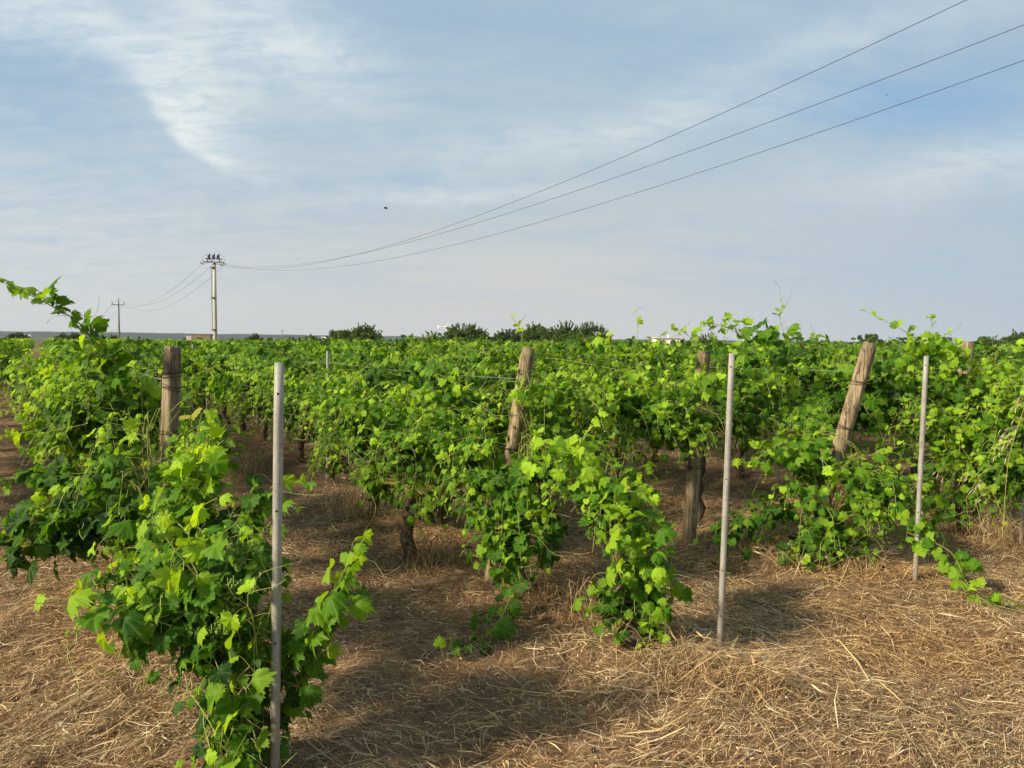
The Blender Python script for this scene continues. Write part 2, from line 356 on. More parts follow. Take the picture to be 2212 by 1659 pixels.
m, t = newmat('wooded ridge'); v = t.node('ShaderNodeTexCoord').outputs['Object']
mp = t.node('ShaderNodeMapping', i_0=v); mp.inputs['Scale'].default_value = (1, 0.25, 2)
n_ = t.noise(mp.outputs[0], 0.016, 8, 0.7)
t.l.new(bsdf(t, t.ramp(n_, [(0.35, (0.010, 0.020, 0.015)), (0.58, (0.024, 0.038, 0.026)), (0.75, (0.08, 0.08, 0.055))]), 0.95, n_, 0.5, 5, spec=0.1).outputs[0], t.out.inputs[0]); M['hill'] = m

# ------------------------------------------------------------------ ground and hills
def axis(lo, hi, step, far_lo, far_hi, grow=1.13):
    a = list(np.arange(lo, hi + step * .5, step)); s_ = step
    while a[-1] < far_hi: s_ *= grow; a.append(a[-1] + s_)
    s_ = step; b_ = [lo]
    while b_[-1] > far_lo: s_ *= grow; b_.append(b_[-1] - s_)
    return np.array(b_[:0:-1] + a)
gx = axis(-5, 6.5, 0.035, -6000, 6000); gy = axis(1.4, 10, 0.035, -3000, 9000)
X, Y = np.meshgrid(gx, gy, indexing='ij'); nx, ny = X.shape
idx = np.arange(nx * ny).reshape(nx, ny)
q0, q1, q2, q3 = idx[:-1, :-1].ravel(), idx[1:, :-1].ravel(), idx[1:, 1:].ravel(), idx[:-1, 1:].ravel()
g = MB(); g.add(np.stack([X.ravel(), Y.ravel(), gh(X, Y).ravel()], 1), np.vstack([np.stack([q0, q1, q2], 1), np.stack([q0, q2, q3], 1)]))
tag(build('ground', g, M['soil'], smooth=True), kind='structure')

hx = np.linspace(-3400, 3400, 500); hy = np.linspace(0, 1, 14)
HX, HY = np.meshgrid(hx, hy, indexing='ij')
ridge = np.interp(hx, [-3400, -2400, -1500, -600, 200, 1200, 3400], [34, 27, 24.5, 20, 16, 13, 6])
prof = np.sin(np.clip(HY, 0, 1) * math.pi * 0.5)
HZ = (ridge[:, None]) * prof + (3.0 * vnoise(HX / 90, HY * 7) + 3.4 * vnoise(HX / 22, HY * 14)) * prof - 0.5
HYW = 2300 + 900 * HY
back = HZ[:, -1:] * 0 - 2
HX = np.hstack([HX, HX[:, -1:]]); HZ = np.hstack([HZ, back]); HYW = np.hstack([HYW, HYW[:, -1:] + 300])
idx = np.arange(HX.size).reshape(HX.shape)
q0, q1, q2, q3 = idx[:-1, :-1].ravel(), idx[1:, :-1].ravel(), idx[1:, 1:].ravel(), idx[:-1, 1:].ravel()
g = MB(); g.add(np.stack([HX.ravel(), HYW.ravel(), HZ.ravel()], 1), np.vstack([np.stack([q0, q1, q2], 1), np.stack([q0, q2, q3], 1)]))
tag(build('hills', g, M['hill'], smooth=True), kind='structure')

# ------------------------------------------------------------------ leaves
def outline(level):
    if level == 0:      # lobed and toothed
        half = [(0, 1.0), (7, .86), (11, .90), (17, .74), (21, .78), (27, .68), (33, .76), (38, .74), (45, .93), (51, .78), (56, .80), (64, .72),
                (70, .68), (77, .74), (86, .82), (94, .72), (101, .75), (112, .64), (119, .68), (132, .50), (140, .55), (154, .44), (168, .30)]
    elif level == 1:
        half = [(0, 1.0), (24, .68), (45, .92), (64, .72), (86, .80), (112, .58), (135, .55), (160, .40)]
    else:
        half = [(0, 1.0), (25, .66), (48, .90), (90, .76), (140, .52)]
    pts = [(math.radians(a_), r_) for a_, r_ in half] + [(0.0 + math.pi, 0.06)] + [(math.radians(360 - a_), r_) for a_, r_ in half[:0:-1]]
    return pts
def leaf_template(level, seed):
    r = np.random.default_rng(seed); pts = outline(level)
    k = len(pts); V = [(0, 0, 0)]; veins = [0.7]
    main = [0, 45, 86, 274, 315]
    rings = (0.5, 1.0) if level == 0 else (1.0,)
    sc = 1 + 0.07 * r.standard_normal(k)
    for ring in rings:
        for i, (a_, rr) in enumerate(pts):
            q = rr * sc[i] * ring * 0.62
            if ring < 1: q = 0.62 * ring * (0.35 * rr + 0.42) if rr > .1 else 0.03
            V.append((math.sin(a_) * q, math.cos(a_) * q, 0))
            veins.append(1.0 if min(abs((math.degrees(a_) - mm + 180) % 360 - 180) for mm in main) < 2 else 0.0)
    V = np.array(V); x, y = V[:, 0], V[:, 1]; rr = np.hypot(x, y)
    a1, a2, a3 = r.uniform(0.15, 0.75), r.uniform(0.3, 1.6), r.uniform(0, 6.28)
    V[:, 2] = a1 * np.abs(x) * r.choice([1, 1, -0.6]) - a2 * rr ** 2 * np.where(y > 0, 1.1, 0.7) + 0.05 * np.sin(3 * np.arctan2(x, y) + a3) * rr / 0.5 + 0.035 * np.sin(7 * np.arctan2(x, y) + a3) * rr / 0.5
    V[:, 1] += 0.12
    T = []
    for j in range(k): T.append((0, 1 + (j + 1) % k, 1 + j))
    if level == 0:
        for j in range(k):
            a_, b_ = 1 + j, 1 + (j + 1) % k; T += [(a_, b_, b_ + k), (a_, b_ + k, a_ + k)]
    return V, np.array(T)[:, ::-1] if False else np.array(T), np.array(veins) * (1.0 if level == 0 else 0.4)
TEMPL = {L: [leaf_template(L, 10 * L + i) for i in range(12 if L < 2 else 5)] for L in (0, 1, 2)}
CLEAR = []
def put_leaves(mb, P, Tip, Nor, S, tint, level, rng):
    """place many leaves: base points, tip directions, normals, sizes, tints"""
    P, Tip, Nor = (np.asarray(a_, float).reshape(-1, 3) for a_ in (P, Tip, Nor)); S = np.asarray(S, float); tint = np.asarray(tint, float)
    if CLEAR:        # leaves do not hang right before the bare stretches of the posts
        ok = np.ones(len(P), bool)
        for (b_, t_, z0, z1, rad) in CLEAR:
            f = (P[:, 2] - b_[2]) / (t_[2] - b_[2]); x_ = b_[0] + (t_[0] - b_[0]) * f; y_ = b_[1] + (t_[1] - b_[1]) * f
            xr = P[:, 0] * y_ / np.maximum(P[:, 1], .1) * .5 + P[:, 0] * .5
            hit = (np.abs(xr - x_) < rad) & (P[:, 1] < y_ + .06) & (P[:, 1] > y_ - 1.1) & (P[:, 2] > z0) & (P[:, 2] < z1)
            ok &= ~(hit & (rng.random(len(P)) < .93))
        P, Tip, Nor, S, tint = P[ok], Tip[ok], Nor[ok], S[ok], tint[ok]
    Tip = Tip / (np.linalg.norm(Tip, axis=1)[:, None] + 1e-9)
    Nor = Nor - Tip * (Nor * Tip).sum(1)[:, None]; Nor = Nor / (np.linalg.norm(Nor, axis=1)[:, None] + 1e-9)
    Xa = np.cross(Tip, Nor); ch = rng.integers(0, len(TEMPL[level]), len(P))
    for c in range(len(TEMPL[level])):
        V, T, ve = TEMPL[level][c]; s_ = np.nonzero(ch == c)[0]
        if not len(s_): continue
        W = P[s_][:, None] + S[s_][:, None, None] * (V[None, :, 0:1] * Xa[s_][:, None] + V[None, :, 1:2] * Tip[s_][:, None] + V[None, :, 2:3] * Nor[s_][:, None])
        k = len(V); TT = T[None] + (np.arange(len(s_)) * k)[:, None, None]
        mb.add(W.reshape(-1, 3), TT.reshape(-1, 3), np.repeat(tint[s_], k), np.tile(ve, len(s_)))


def smooth_path(P, step):
    P = np.asarray(P, float)
    if len(P) < 3: P = np.vstack([P[0], (P[0] + P[-1]) / 2, P[-1]])
    Q = np.vstack([2 * P[0] - P[1], P, 2 * P[-1] - P[-2]]); res = []
    for i in range(1, len(Q) - 2):
        L = np.linalg.norm(Q[i + 1] - Q[i]); m_ = max(2, int(L / step * 3))
        t_ = np.linspace(0, 1, m_, endpoint=False)[:, None]
        res.append(0.5 * (2 * Q[i] + (Q[i + 1] - Q[i - 1]) * t_ + (2 * Q[i - 1] - 5 * Q[i] + 4 * Q[i + 1] - Q[i + 2]) * t_ ** 2 + (3 * Q[i] - 3 * Q[i + 1] + Q[i + 2] - Q[i - 1]) * t_ ** 3))
    res = np.vstack(res + [Q[-2:-1]])
    d = np.concatenate([[0], np.cumsum(np.linalg.norm(np.diff(res, axis=0), axis=1))])
    k = max(3, int(d[-1] / step) + 1); s_ = np.linspace(0, d[-1], k)
    return np.stack([np.interp(s_, d, res[:, i]) for i in range(3)], 1), d[-1]
def shoot(P, lv, cn, rng, size=0.10, step=0.062, start=0.0, out=None, tint0=0.30, level=1, young=0.5, tendril=0.25, drop=0.6, rad=0.004, dens=1.0, taper=1.0, petl=0.65):
    """one shoot along the path P: alternate leaves on petioles, smaller and yellower towards the tip, tendrils"""
    Q, L = smooth_path(P, step); n = len(Q); f = np.linspace(0, 1, n)
    tg = np.gradient(Q, axis=0); tg /= np.linalg.norm(tg, axis=1)[:, None] + 1e-9
    if cn is not None: cn.tube(Q, rad * (1.05 - 0.75 * f), 4 if level else 5, a=0.3 + 0.5 * f, cap=False)
    up = np.array([0, 0, 1.0]); side = np.cross(tg, up); sl_ = np.linalg.norm(side, axis=1)[:, None]
    side = np.where(sl_ < 0.25, np.array([math.cos(1.3), math.sin(1.3), 0])[None], side / (sl_ + 1e-9))
    alt = np.where(np.arange(n) % 2 == 0, 1.0, -1.0)[:, None]
    o_ = np.zeros((n, 3)) if out is None else np.broadcast_to(np.asarray(out, float), (n, 3))
    pet = side * alt * 0.8 + o_ * 0.75 + rng.standard_normal((n, 3)) * 0.35 + up * 0.25
    pet /= np.linalg.norm(pet, axis=1)[:, None]
    S = size * np.minimum(1, 1.7 * np.sqrt(np.clip(1.0 - f * taper, 0, 1)) * 0.75 + 0.14) * rng.uniform(0.58, 1.18, n)
    keep = (f >= start) & (rng.random(n) < 0.96)
    if dens > 1: rep = int(dens)
    else: rep = 1
    for r_ in range(rep):
        pk = pet if r_ == 0 else pet * -0.6 + rng.standard_normal((n, 3)) * 0.6
        tip = pk * 0.75 + o_ * 0.2 - up * drop + rng.standard_normal((n, 3)) * 0.38
        nor = o_ * 0.65 + up * 0.75 + rng.standard_normal((n, 3)) * 0.40 + np.array([-0.55, -0.40, 0.1])
        B = Q + pk * (S * petl)[:, None]
        kk = keep if r_ == 0 else keep & (f < 0.75)
        tn = tint0 + young * np.clip((f - 0.45) / 0.55, 0, 1) ** 1.3 + rng.normal(0, 0.09, n)
        put_leaves(lv, B[kk], tip[kk], nor[kk], S[kk], np.clip(tn[kk], 0, 1), level, rng)
        if level == 0 and cn is not None:
            for i in np.nonzero(kk)[0]: cn.tube([Q[i], (Q[i] + B[i]) / 2 + up * 0.006, B[i]], 0.0013, 3, a=0.5, cap=False)
    if cn is not None and level < 2:
        for i in range(int(n * 0.4), n):
            if rng.random() < tendril:
                d = side[i] * -alt[i] * 0.8 + tg[i] * 0.5 + rng.standard_normal(3) * 0.5 + up * 0.2; d /= np.linalg.norm(d)
                l_ = rng.uniform(0.07, 0.2); c_ = rng.standard_normal(3); c_ /= np.linalg.norm(c_)
                pp = [Q[i] + d * l_ * s_ + c_ * l_ * 0.5 * s_ ** 2 + np.cross(d, c_) * 0.12 * l_ * math.sin(6 * s_) for s_ in np.linspace(0, 1, 7)]
                cn.tube(pp, 0.0012, 3, a=0.8, cap=False)


def bunch(mb, P, L, rng, r=0.0065):
    n = int(95 * L / 0.16); mb.tube([np.array(P) + (0, 0, .02), np.array(P) - (0, 0, L * .97)], 0.003, 4)
    for _ in range(n):
        f = rng.random(); rad = 0.038 * (1 - f * 0.75) * math.sqrt(rng.random()) * (L / 0.15)
        a_ = rng.random() * 6.28; mb.ball((P[0] + rad * math.cos(a_), P[1] + rad * math.sin(a_), P[2] - f * L), r * rng.uniform(0.85, 1.15), 7, 5)
def trunk_mesh(mb, base, top, rng, r=0.035, arms=True, axis_=(0, 1, 0)):
    base = np.array(base, float); top = np.array(top, float); ax = np.array(axis_, float); n = 11
    P = [base - (0, 0, 0.08)] + [base + (top - base) * f + np.array([rng.normal(0, .018), rng.normal(0, .018), 0]) for f in np.linspace(0, 1, n)]
    R = [r * 1.5] + [r * (1.35 - 0.5 * f + 0.28 * rng.random()) for f in np.linspace(0, 1, n)]
    k0 = mb.n; mb.tube(P, R, 9)
    V = mb.V[-1]; V += rng.normal(0, r * 0.09, V.shape)
    mb.ball(top + (0, 0, -0.01), (r * 1.5, r * 1.6, r * 1.3), 8, 6)
    if arms:
        for s_ in (-1, 1):
            Q = [top, top + ax * s_ * 0.15 + (0, 0, .06), top + ax * s_ * 0.4 + (0, 0, .05 + rng.normal(0, .02)), top + ax * s_ * 0.62 + (0, 0, .05)]
            mb.tube(smooth_path(Q, 0.07)[0], r * 0.55, 6)


def vine_meshes(seed, level, nsh=24, top=1.38, width=0.36, half=0.74, low=0.40, suck=2.2):
    """one vine of a row in its own coordinates: y along the row, x across"""
    rng = np.random.default_rng(seed); lv, cn, tk = MB(), MB(), MB(); hz = 0.72
    trunk_mesh(tk, (0, 0, 0), (rng.normal(0, .05), rng.normal(0, .05), hz), rng, 0.034)
    step = 0.056 if level < 2 else 0.075
    for i in range(nsh):
        y0 = rng.uniform(-half, half) * 0.95; sx = rng.choice([-1, 1]); p0 = np.array([rng.normal(0, .04), y0, hz + 0.05])
        kind = rng.random(); wd = width * rng.uniform(0.4, 1.25); tp = top * rng.uniform(0.9, 1.06)
        if kind < 0.50:      # up between the wires, then leaning over
            P = [p0, p0 + (sx * wd * 0.5, rng.normal(0, .08), 0.28), (sx * wd * 0.8, y0 + rng.normal(0, .16), tp - .1), (sx * (wd + .12), y0 + rng.normal(0, .26), tp + rng.normal(0, .05)), (sx * (wd + .26), y0 + rng.normal(0, .4), tp - rng.uniform(0, .22))]
        elif kind < 0.85:    # out and hanging
            P = [p0, p0 + (sx * wd * 0.7, 0, 0.25), (sx * (wd + .12), y0 + rng.normal(0, .12), hz + .30), (sx * (wd + .22), y0 + rng.normal(0, .2), hz + .02), (sx * (wd + .18), y0 + rng.normal(0, .25), low + rng.normal(0, .12))]
        else:                # tall tip
            P = [p0, p0 + (sx * .1, 0, 0.3), (sx * .12, y0 + rng.normal(0, .1), tp), (sx * .16, y0 + rng.normal(0, .15), tp + rng.uniform(.02, .17))]
        shoot(P, lv, cn if level < 2 else None, rng, 0.108 if level < 2 else 0.13, step, 0.04, (sx * 0.9, 0, 0.12), rng.uniform(0.0, 0.46), level, 0.5, 0.22, dens=2 if level < 2 else 1)
    for i in range(int(suck * 5)):
        a_ = rng.random() * 6.28; r_ = rng.uniform(.08, .2); z_ = rng.uniform(.22, .68)
        shoot([(0, 0, z_), (math.cos(a_) * r_, math.sin(a_) * r_, z_ + .1), (math.cos(a_) * r_ * 1.5, math.sin(a_) * r_ * 1.5, z_ - .12)], lv, cn, rng, 0.10, 0.06, 0.1, (math.cos(a_) * .8, math.sin(a_) * .8, 0), 0.2, max(level, 1), 0.2, 0)
    gb = []
    if level == 0:
        for i in range(4):
            gb.append(MB()); bunch(gb[-1], (rng.choice([-1, 1]) * rng.uniform(.1, .3), rng.uniform(-half, half), rng.uniform(.62, .8)), rng.uniform(.11, .17), rng)
    return lv, cn, tk, gb


def add_parts(root, lv, cn, tk, gb=None):
    build('foliage', lv, M['leaf'], root, smooth=True)
    if cn is not None and cn.n: build('canes', cn, M['cane'], root)
    if tk is not None and tk.n: build('trunk', tk, M['bark'], root, smooth=True)


# ------------------------------------------------------------------ the vines one sees close by (each grown for its place)
def ellip_shoots(lv, cn, rng, head, C, R, n_, level=0, size=0.09, tint=0.3, young=0.45, start=0.35, dens=2):
    """shoots from the vine's head out to the surface of an ellipsoid"""
    C = np.array(C, float); R = np.array(R, float); head = np.array(head, float)
    for _ in range(int(n_ * 1.12)):
        d = rng.standard_normal(3); d /= np.linalg.norm(d)
        if d[1] > 0.55 and rng.random() < 0.5: d[1] *= -1
        e = C + d * R; a_ = C + d * R * 0.45 + rng.normal(0, .04, 3)
        c_ = e + np.array([d[0], d[1], 0]) * 0.10 + np.array([0, 0, -0.10 - 0.12 * rng.random()])
        c_[2] = max(c_[2], 0.10)
        shoot([head + (a_ - head) * 0.25, a_, e, c_], lv, cn, rng, size, 0.058, start, d * (1, 1, 0.7), np.clip(tint - .05 + 0.24 * d[2] + rng.normal(0, .10), .0, .8), level, young, 0.25, dens=dens)
def hero(label, base, head, ell, paths, seed, rad=0.035, bunches=(), arms=False, tint=0.3, arrow=None, kw=None):
    rng = np.random.default_rng(seed); base = np.array(base, float); base[2] = float(gh(base[0], base[1]))
    root = empty('grapevine', base, label, 'grapevine', 'grapevines in rows')
    lv, cn, tk = MB(), MB(), MB(); trunk_mesh(tk, base, head, rng, rad, arms, (U[0], U[1], 0))
    for C, R, n in ell: ellip_shoots(lv, cn, rng, head, C, R, n, tint=tint)
    for p in paths:
        P, k = (p[0], dict(p[1])) if isinstance(p, tuple) else (p, {})
        k.setdefault('level', 0); k.setdefault('tint0', 0.42); k['dens'] = k.get('dens', 1) + 1; k.setdefault('step', .046); k.setdefault('taper', .80)
        shoot(P, lv, cn, rng, **k)
    add_parts(root, lv, cn, tk)
    for P, L in bunches:
        P = np.array(P) * (1.05, 1.05, 1)
        gb = MB(); bunch(gb, P, L, rng);
        build('grape_bunch', gb, M['grape'], root, smooth=True)
    return root
def px(*pts):
    return [at(*p) for p in pts]

def clear(basepx, toppx, spans, rad):
    b_ = ground_at(*basepx); t_ = at(toppx[0], toppx[1], b_[1])
    for y0_, y1_ in spans:
        za, zb = (at(toppx[0], y_, b_[1] - .25)[2] for y_ in (y0_, y1_)); CLEAR.append((b_, t_, zb, za, rad))
clear((353, 1366), (373, 750), [(730, 1050)], .11)
clear((1062, 1262), (1142, 753), [(735, 825), (868, 985)], .11)
clear((1487, 1172), (1521, 760), [(745, 795), (855, 885), (950, 1180)], .10)
clear((1745, 1203), (1879, 742), [(725, 985)], .13)
clear((2040, 1105), (2092, 738), [(720, 768)], .13)
clear((593, 1712), (603, 784), [(760, 1720)], .062)
# row 0: big bushy vine at the front left
b0 = ground_at(540, 1700)
hero('large bushy grapevine with green grapes behind the nearest grey stake, front left', b0, at(545, 1470, 2.9),
     [(at(480, 1225, 3.05), (.17, .20, .20), 28), (at(360, 1280, 2.95), (.18, .16, .13), 16), (at(570, 1430, 3.0), (.12, .15, .17), 14), (at(470, 1370, 2.85), (.11, .12, .12), 8), (at(515, 1560, 2.82), (.10, .09, .10), 11), (at(545, 1600, 2.8), (.07, .06, .05), 5), (at(300, 1270, 3.3), (.20, .18, .12), 12)],
     [px((540, 1440, 2.9), (640, 1430, 2.9), (700, 1330, 2.85), (745, 1230, 2.8), (790, 1160, 2.78)),
      (px((620, 1430, 2.9), (690, 1350, 2.85), (730, 1270, 2.8), (760, 1190, 2.78)), {'tint0': .35, 'taper': .6}),
      (px((560, 1450, 2.95), (630, 1400, 2.98), (700, 1370, 2.95), (740, 1330, 2.95)), {'tint0': .2}),
      (px((480, 1400, 2.8), (330, 1340, 2.75), (200, 1345, 2.7), (110, 1285, 2.68)), {'tint0': .32, 'size': .105, 'dens': 2, 'taper': .6}),
      (px((480, 1400, 2.85), (380, 1370, 2.8), (300, 1360, 2.78), (230, 1350, 2.76)), {'tint0': .2, 'dens': 2}),
      (px((480, 1380, 2.85), (360, 1310, 2.8), (290, 1300, 2.78), (265, 1260, 2.76)), {'tint0': .35}),
      (px((470, 1320, 2.8), (410, 1200, 2.75), (420, 1110, 2.75), (470, 1075, 2.75)), {'tint0': .62, 'size': .105, 'young': .3}),
      (px((470, 1300, 2.8), (380, 1190, 2.78), (330, 1120, 2.8), (330, 1090, 2.8)), {'tint0': .5}),
      (px((530, 1480, 2.75), (490, 1540, 2.7), (480, 1590, 2.68), (475, 1625, 2.68)), {'tint0': .5, 'size': .105, 'young': .2}),
      (px((540, 1440, 2.7), (510, 1470, 2.66), (540, 1500, 2.64), (520, 1550, 2.64)), {'tint0': .5, 'size': .105}),
      (px((560, 1400, 2.8), (590, 1280, 2.8), (560, 1200, 2.8), (570, 1140, 2.85)), {'tint0': .35}),
      (px((590, 1460, 2.9), (640, 1480, 2.9), (670, 1440, 2.9), (720, 1380, 2.9)), {'tint0': .2}),
      (px((560, 1450, 2.75), (545, 1330, 2.68), (530, 1300, 2.66), (550, 1260, 2.66)), {'tint0': .6, 'size': .12}),
      ], 11, 0.045, bunches=[(at(430, 1335, 2.66), .14), (at(478, 1310, 2.64), .17), (at(505, 1280, 2.64), .14), (at(515, 1190, 2.66), .11), (at(458, 1390, 2.62), .10), (at(490, 1345, 2.60), .09)], tint=0.22)
# row 0, second: sprawling mass round the leftmost wooden post
b1 = at(330, 1380, 4.0); b1[2] = 0
hero('sprawling grapevine around the leftmost wooden post, low arm reaching the left edge', b1, at(330, 1150, 4.0),
     [(at(315, 1030, 4.1), (.35, .42, .36), 34), (at(430, 1030, 3.8), (.20, .2, .22), 10), (at(160, 1100, 4.1), (.28, .3, .14), 10), (at(400, 1150, 3.75), (.36, .25, .13), 16)],
     [(px((300, 1120, 3.9), (180, 1130, 3.8), (80, 1150, 3.75), (-40, 1185, 3.7)), {'tint0': .12, 'dens': 3, 'young': .1, 'size': .13}),
      (px((300, 1090, 3.9), (180, 1100, 3.9), (60, 1130, 3.85), (-60, 1150, 3.8)), {'tint0': .15, 'dens': 3, 'young': .1, 'size': .13, 'taper': .4}),
      (px((260, 1130, 3.9), (150, 1150, 3.8), (60, 1180, 3.75), (-60, 1205, 3.7)), {'tint0': .1, 'dens': 3, 'young': .1, 'size': .12, 'taper': .4}),
      (px((240, 1000, 4.3), (150, 1010, 4.3), (60, 1030, 4.25), (-30, 1040, 4.2)), {'tint0': .2, 'dens': 2, 'young': .1, 'taper': .5}),
      (px((280, 1060, 4.2), (150, 1030, 4.2), (60, 1030, 4.2), (-30, 1035, 4.2)), {'tint0': .3, 'young': .1}),
      (px((370, 1180, 3.6), (375, 1110, 3.45), (415, 980, 3.4), (435, 895, 3.4)), {'tint0': .6, 'size': .115, 'dens': 2}),
      (px((370, 1150, 3.6), (420, 1060, 3.45), (430, 990, 3.4), (455, 930, 3.45)), {'tint0': .6, 'size': .11}),
      (px((420, 1150, 3.6), (520, 1100, 3.5), (570, 1060, 3.5), (640, 1100, 3.5)), {'tint0': .15, 'dens': 2}),
      (px((420, 1150, 3.6), (530, 1120, 3.5), (600, 1040, 3.5), (660, 1045, 3.5)), {'tint0': .3}),
      ], 12, 0.04, tint=0.30)
b2 = at(250, 1190, 5.3); b2[2] = 0
hero('tall grapevine with a long leafy shoot climbing out of the top left of the row', b2, at(250, 1000, 5.2),
     [(at(250, 885, 4.9), (.42, .5, .34), 36), (at(310, 850, 4.7), (.25, .25, .25), 12), (at(195, 950, 5.0), (.25, .3, .26), 12), (at(170, 840, 5.3), (.3, .3, .22), 12)],
     [(px((270, 860, 4.4), (245, 780, 4.35), (215, 735, 4.25), (160, 690, 4.1), (100, 655, 3.9), (40, 625, 3.75), (-30, 590, 3.6)), {'tint0': .28, 'size': .115, 'tendril': .8, 'young': .45, 'step': .055, 'drop': .15, 'rad': .005, 'taper': .93, 'petl': .3}),
      (px((250, 850, 4.4), (215, 790, 4.4), (195, 750, 4.3), (205, 715, 4.3)), {'tint0': .2, 'dens': 2}),
      (px((200, 950, 4.9), (100, 930, 4.9), (50, 935, 4.9), (-20, 945, 4.9)), {'tint0': .3}),
      (px((200, 930, 4.9), (120, 920, 4.9), (60, 900, 4.9), (0, 885, 4.9)), {'tint0': .35}),
      ], 13, 0.04, tint=0.38)
# row 1
b3 = ground_at(1375, 1412)
hero('narrow grapevine with a knobbly bare trunk head left of the second grey stake', b3, at(1352, 1275, 4.25),
     [(at(1300, 1060, 4.4), (.27, .27, .22), 18), (at(1370, 1190, 4.2), (.15, .16, .24), 10), (at(1370, 1350, 4.2), (.15, .14, .13), 6)],
     [(px((1340, 1290, 4.2), (1300, 1275, 4.1), (1272, 1310, 4.05), (1290, 1370, 4.05)), {'tint0': .35, 'dens': 2}),
      (px((1370, 1250, 4.2), (1430, 1260, 4.1), (1440, 1320, 4.05), (1435, 1390, 4.05)), {'tint0': .45, 'dens': 2}),
      (px((1370, 1280, 4.2), (1330, 1330, 4.1), (1340, 1380, 4.05), (1370, 1400, 4.05)), {'tint0': .25, 'dens': 2}),
      (px((1400, 1280, 4.2), (1410, 1340, 4.1), (1400, 1390, 4.05), (1390, 1410, 4.05)), {'tint0': .2, 'dens': 2}),
      (px((1380, 1120, 4.1), (1420, 1150, 4.05), (1410, 1210, 4.0), (1400, 1270, 4.0)), {'tint0': .4, 'dens': 3}),
      (px((1330, 1150, 4.1), (1330, 1060, 4.0), (1380, 1050, 3.95), (1420, 1090, 3.95)), {'tint0': .6, 'dens': 1}),
      (px((1300, 1050, 4.2), (1250, 980, 4.2), (1270, 930, 4.2), (1300, 910, 4.2)), {'tint0': .6}),
      (px((1330, 1080, 4.1), (1340, 1150, 4.0), (1330, 1200, 4.0), (1340, 1240, 4.0)), {'tint0': .5, 'dens': 2}),
      (px((1250, 1060, 4.3), (1220, 1000, 4.25), (1170, 970, 4.2), (1130, 960, 4.2)), {'tint0': .6}),
      ], 14, 0.04, bunches=[(at(1293, 1085, 4.0), .15)], tint=0.32)
b4 = ground_at(1120, 1290)
hero('dense grapevine round the leaning middle wooden post, leafy column hanging to the ground', b4, at(1130, 1130, 5.1),
     [(at(1110, 1010, 5.1), (.50, .45, .25), 34), (at(1180, 890, 5.3), (.42, .4, .32), 22), (at(1110, 1130, 4.9), (.24, .24, .26), 18), (at(1185, 1110, 5.2), (.15, .2, .22), 8), (at(980, 950, 5.4), (.45, .4, .25), 20)],
     [(px((1120, 1080, 4.9), (1090, 1150, 4.7), (1100, 1250, 4.65), (1095, 1330, 4.6)), {'tint0': .4, 'dens': 3, 'young': .15}),
      (px((1160, 1060, 4.9), (1175, 1130, 4.8), (1170, 1200, 4.75), (1150, 1260, 4.7)), {'tint0': .2, 'dens': 3, 'young': .1}),
      (px((1060, 1050, 4.9), (1050, 1110, 4.75), (1070, 1180, 4.7), (1085, 1260, 4.65)), {'tint0': .4, 'dens': 3, 'young': .15}),
      (px((1100, 1080, 4.9), (1070, 1150, 4.7), (1120, 1230, 4.6), (1110, 1300, 4.6)), {'tint0': .45, 'dens': 2, 'young': .15}),
      (px((1110, 1270, 4.6), (1085, 1330, 4.5), (1055, 1365, 4.33), (1005, 1398, 4.14), (955, 1415, 4.02)), {'tint0': .25, 'young': .2, 'drop': .1}),
      (px((1110, 1160, 4.9), (1060, 1200, 4.8), (1020, 1200, 4.8), (1000, 1190, 4.8)), {'tint0': .2, 'young': .1}),
      (px((1150, 850, 5.1), (1130, 770, 5.2), (1125, 710, 5.2), (1105, 685, 5.2)), {'tint0': .55, 'size': .09, 'step': .08, 'tendril': .9}),
      (px((1200, 1000, 4.9), (1240, 1000, 4.8), (1230, 970, 4.7), (1160, 960, 4.7)), {'tint0': .6}),
      (px((1140, 930, 5.0), (1120, 860, 5.0), (1150, 830, 5.0), (1170, 850, 5.0)), {'tint0': .5, 'dens': 2}),
      ], 15, 0.04, tint=0.36, bunches=[(at(1150, 880, 4.9), .1)])
b7 = at(1500, 1150, 6.95); b7[2] = 0
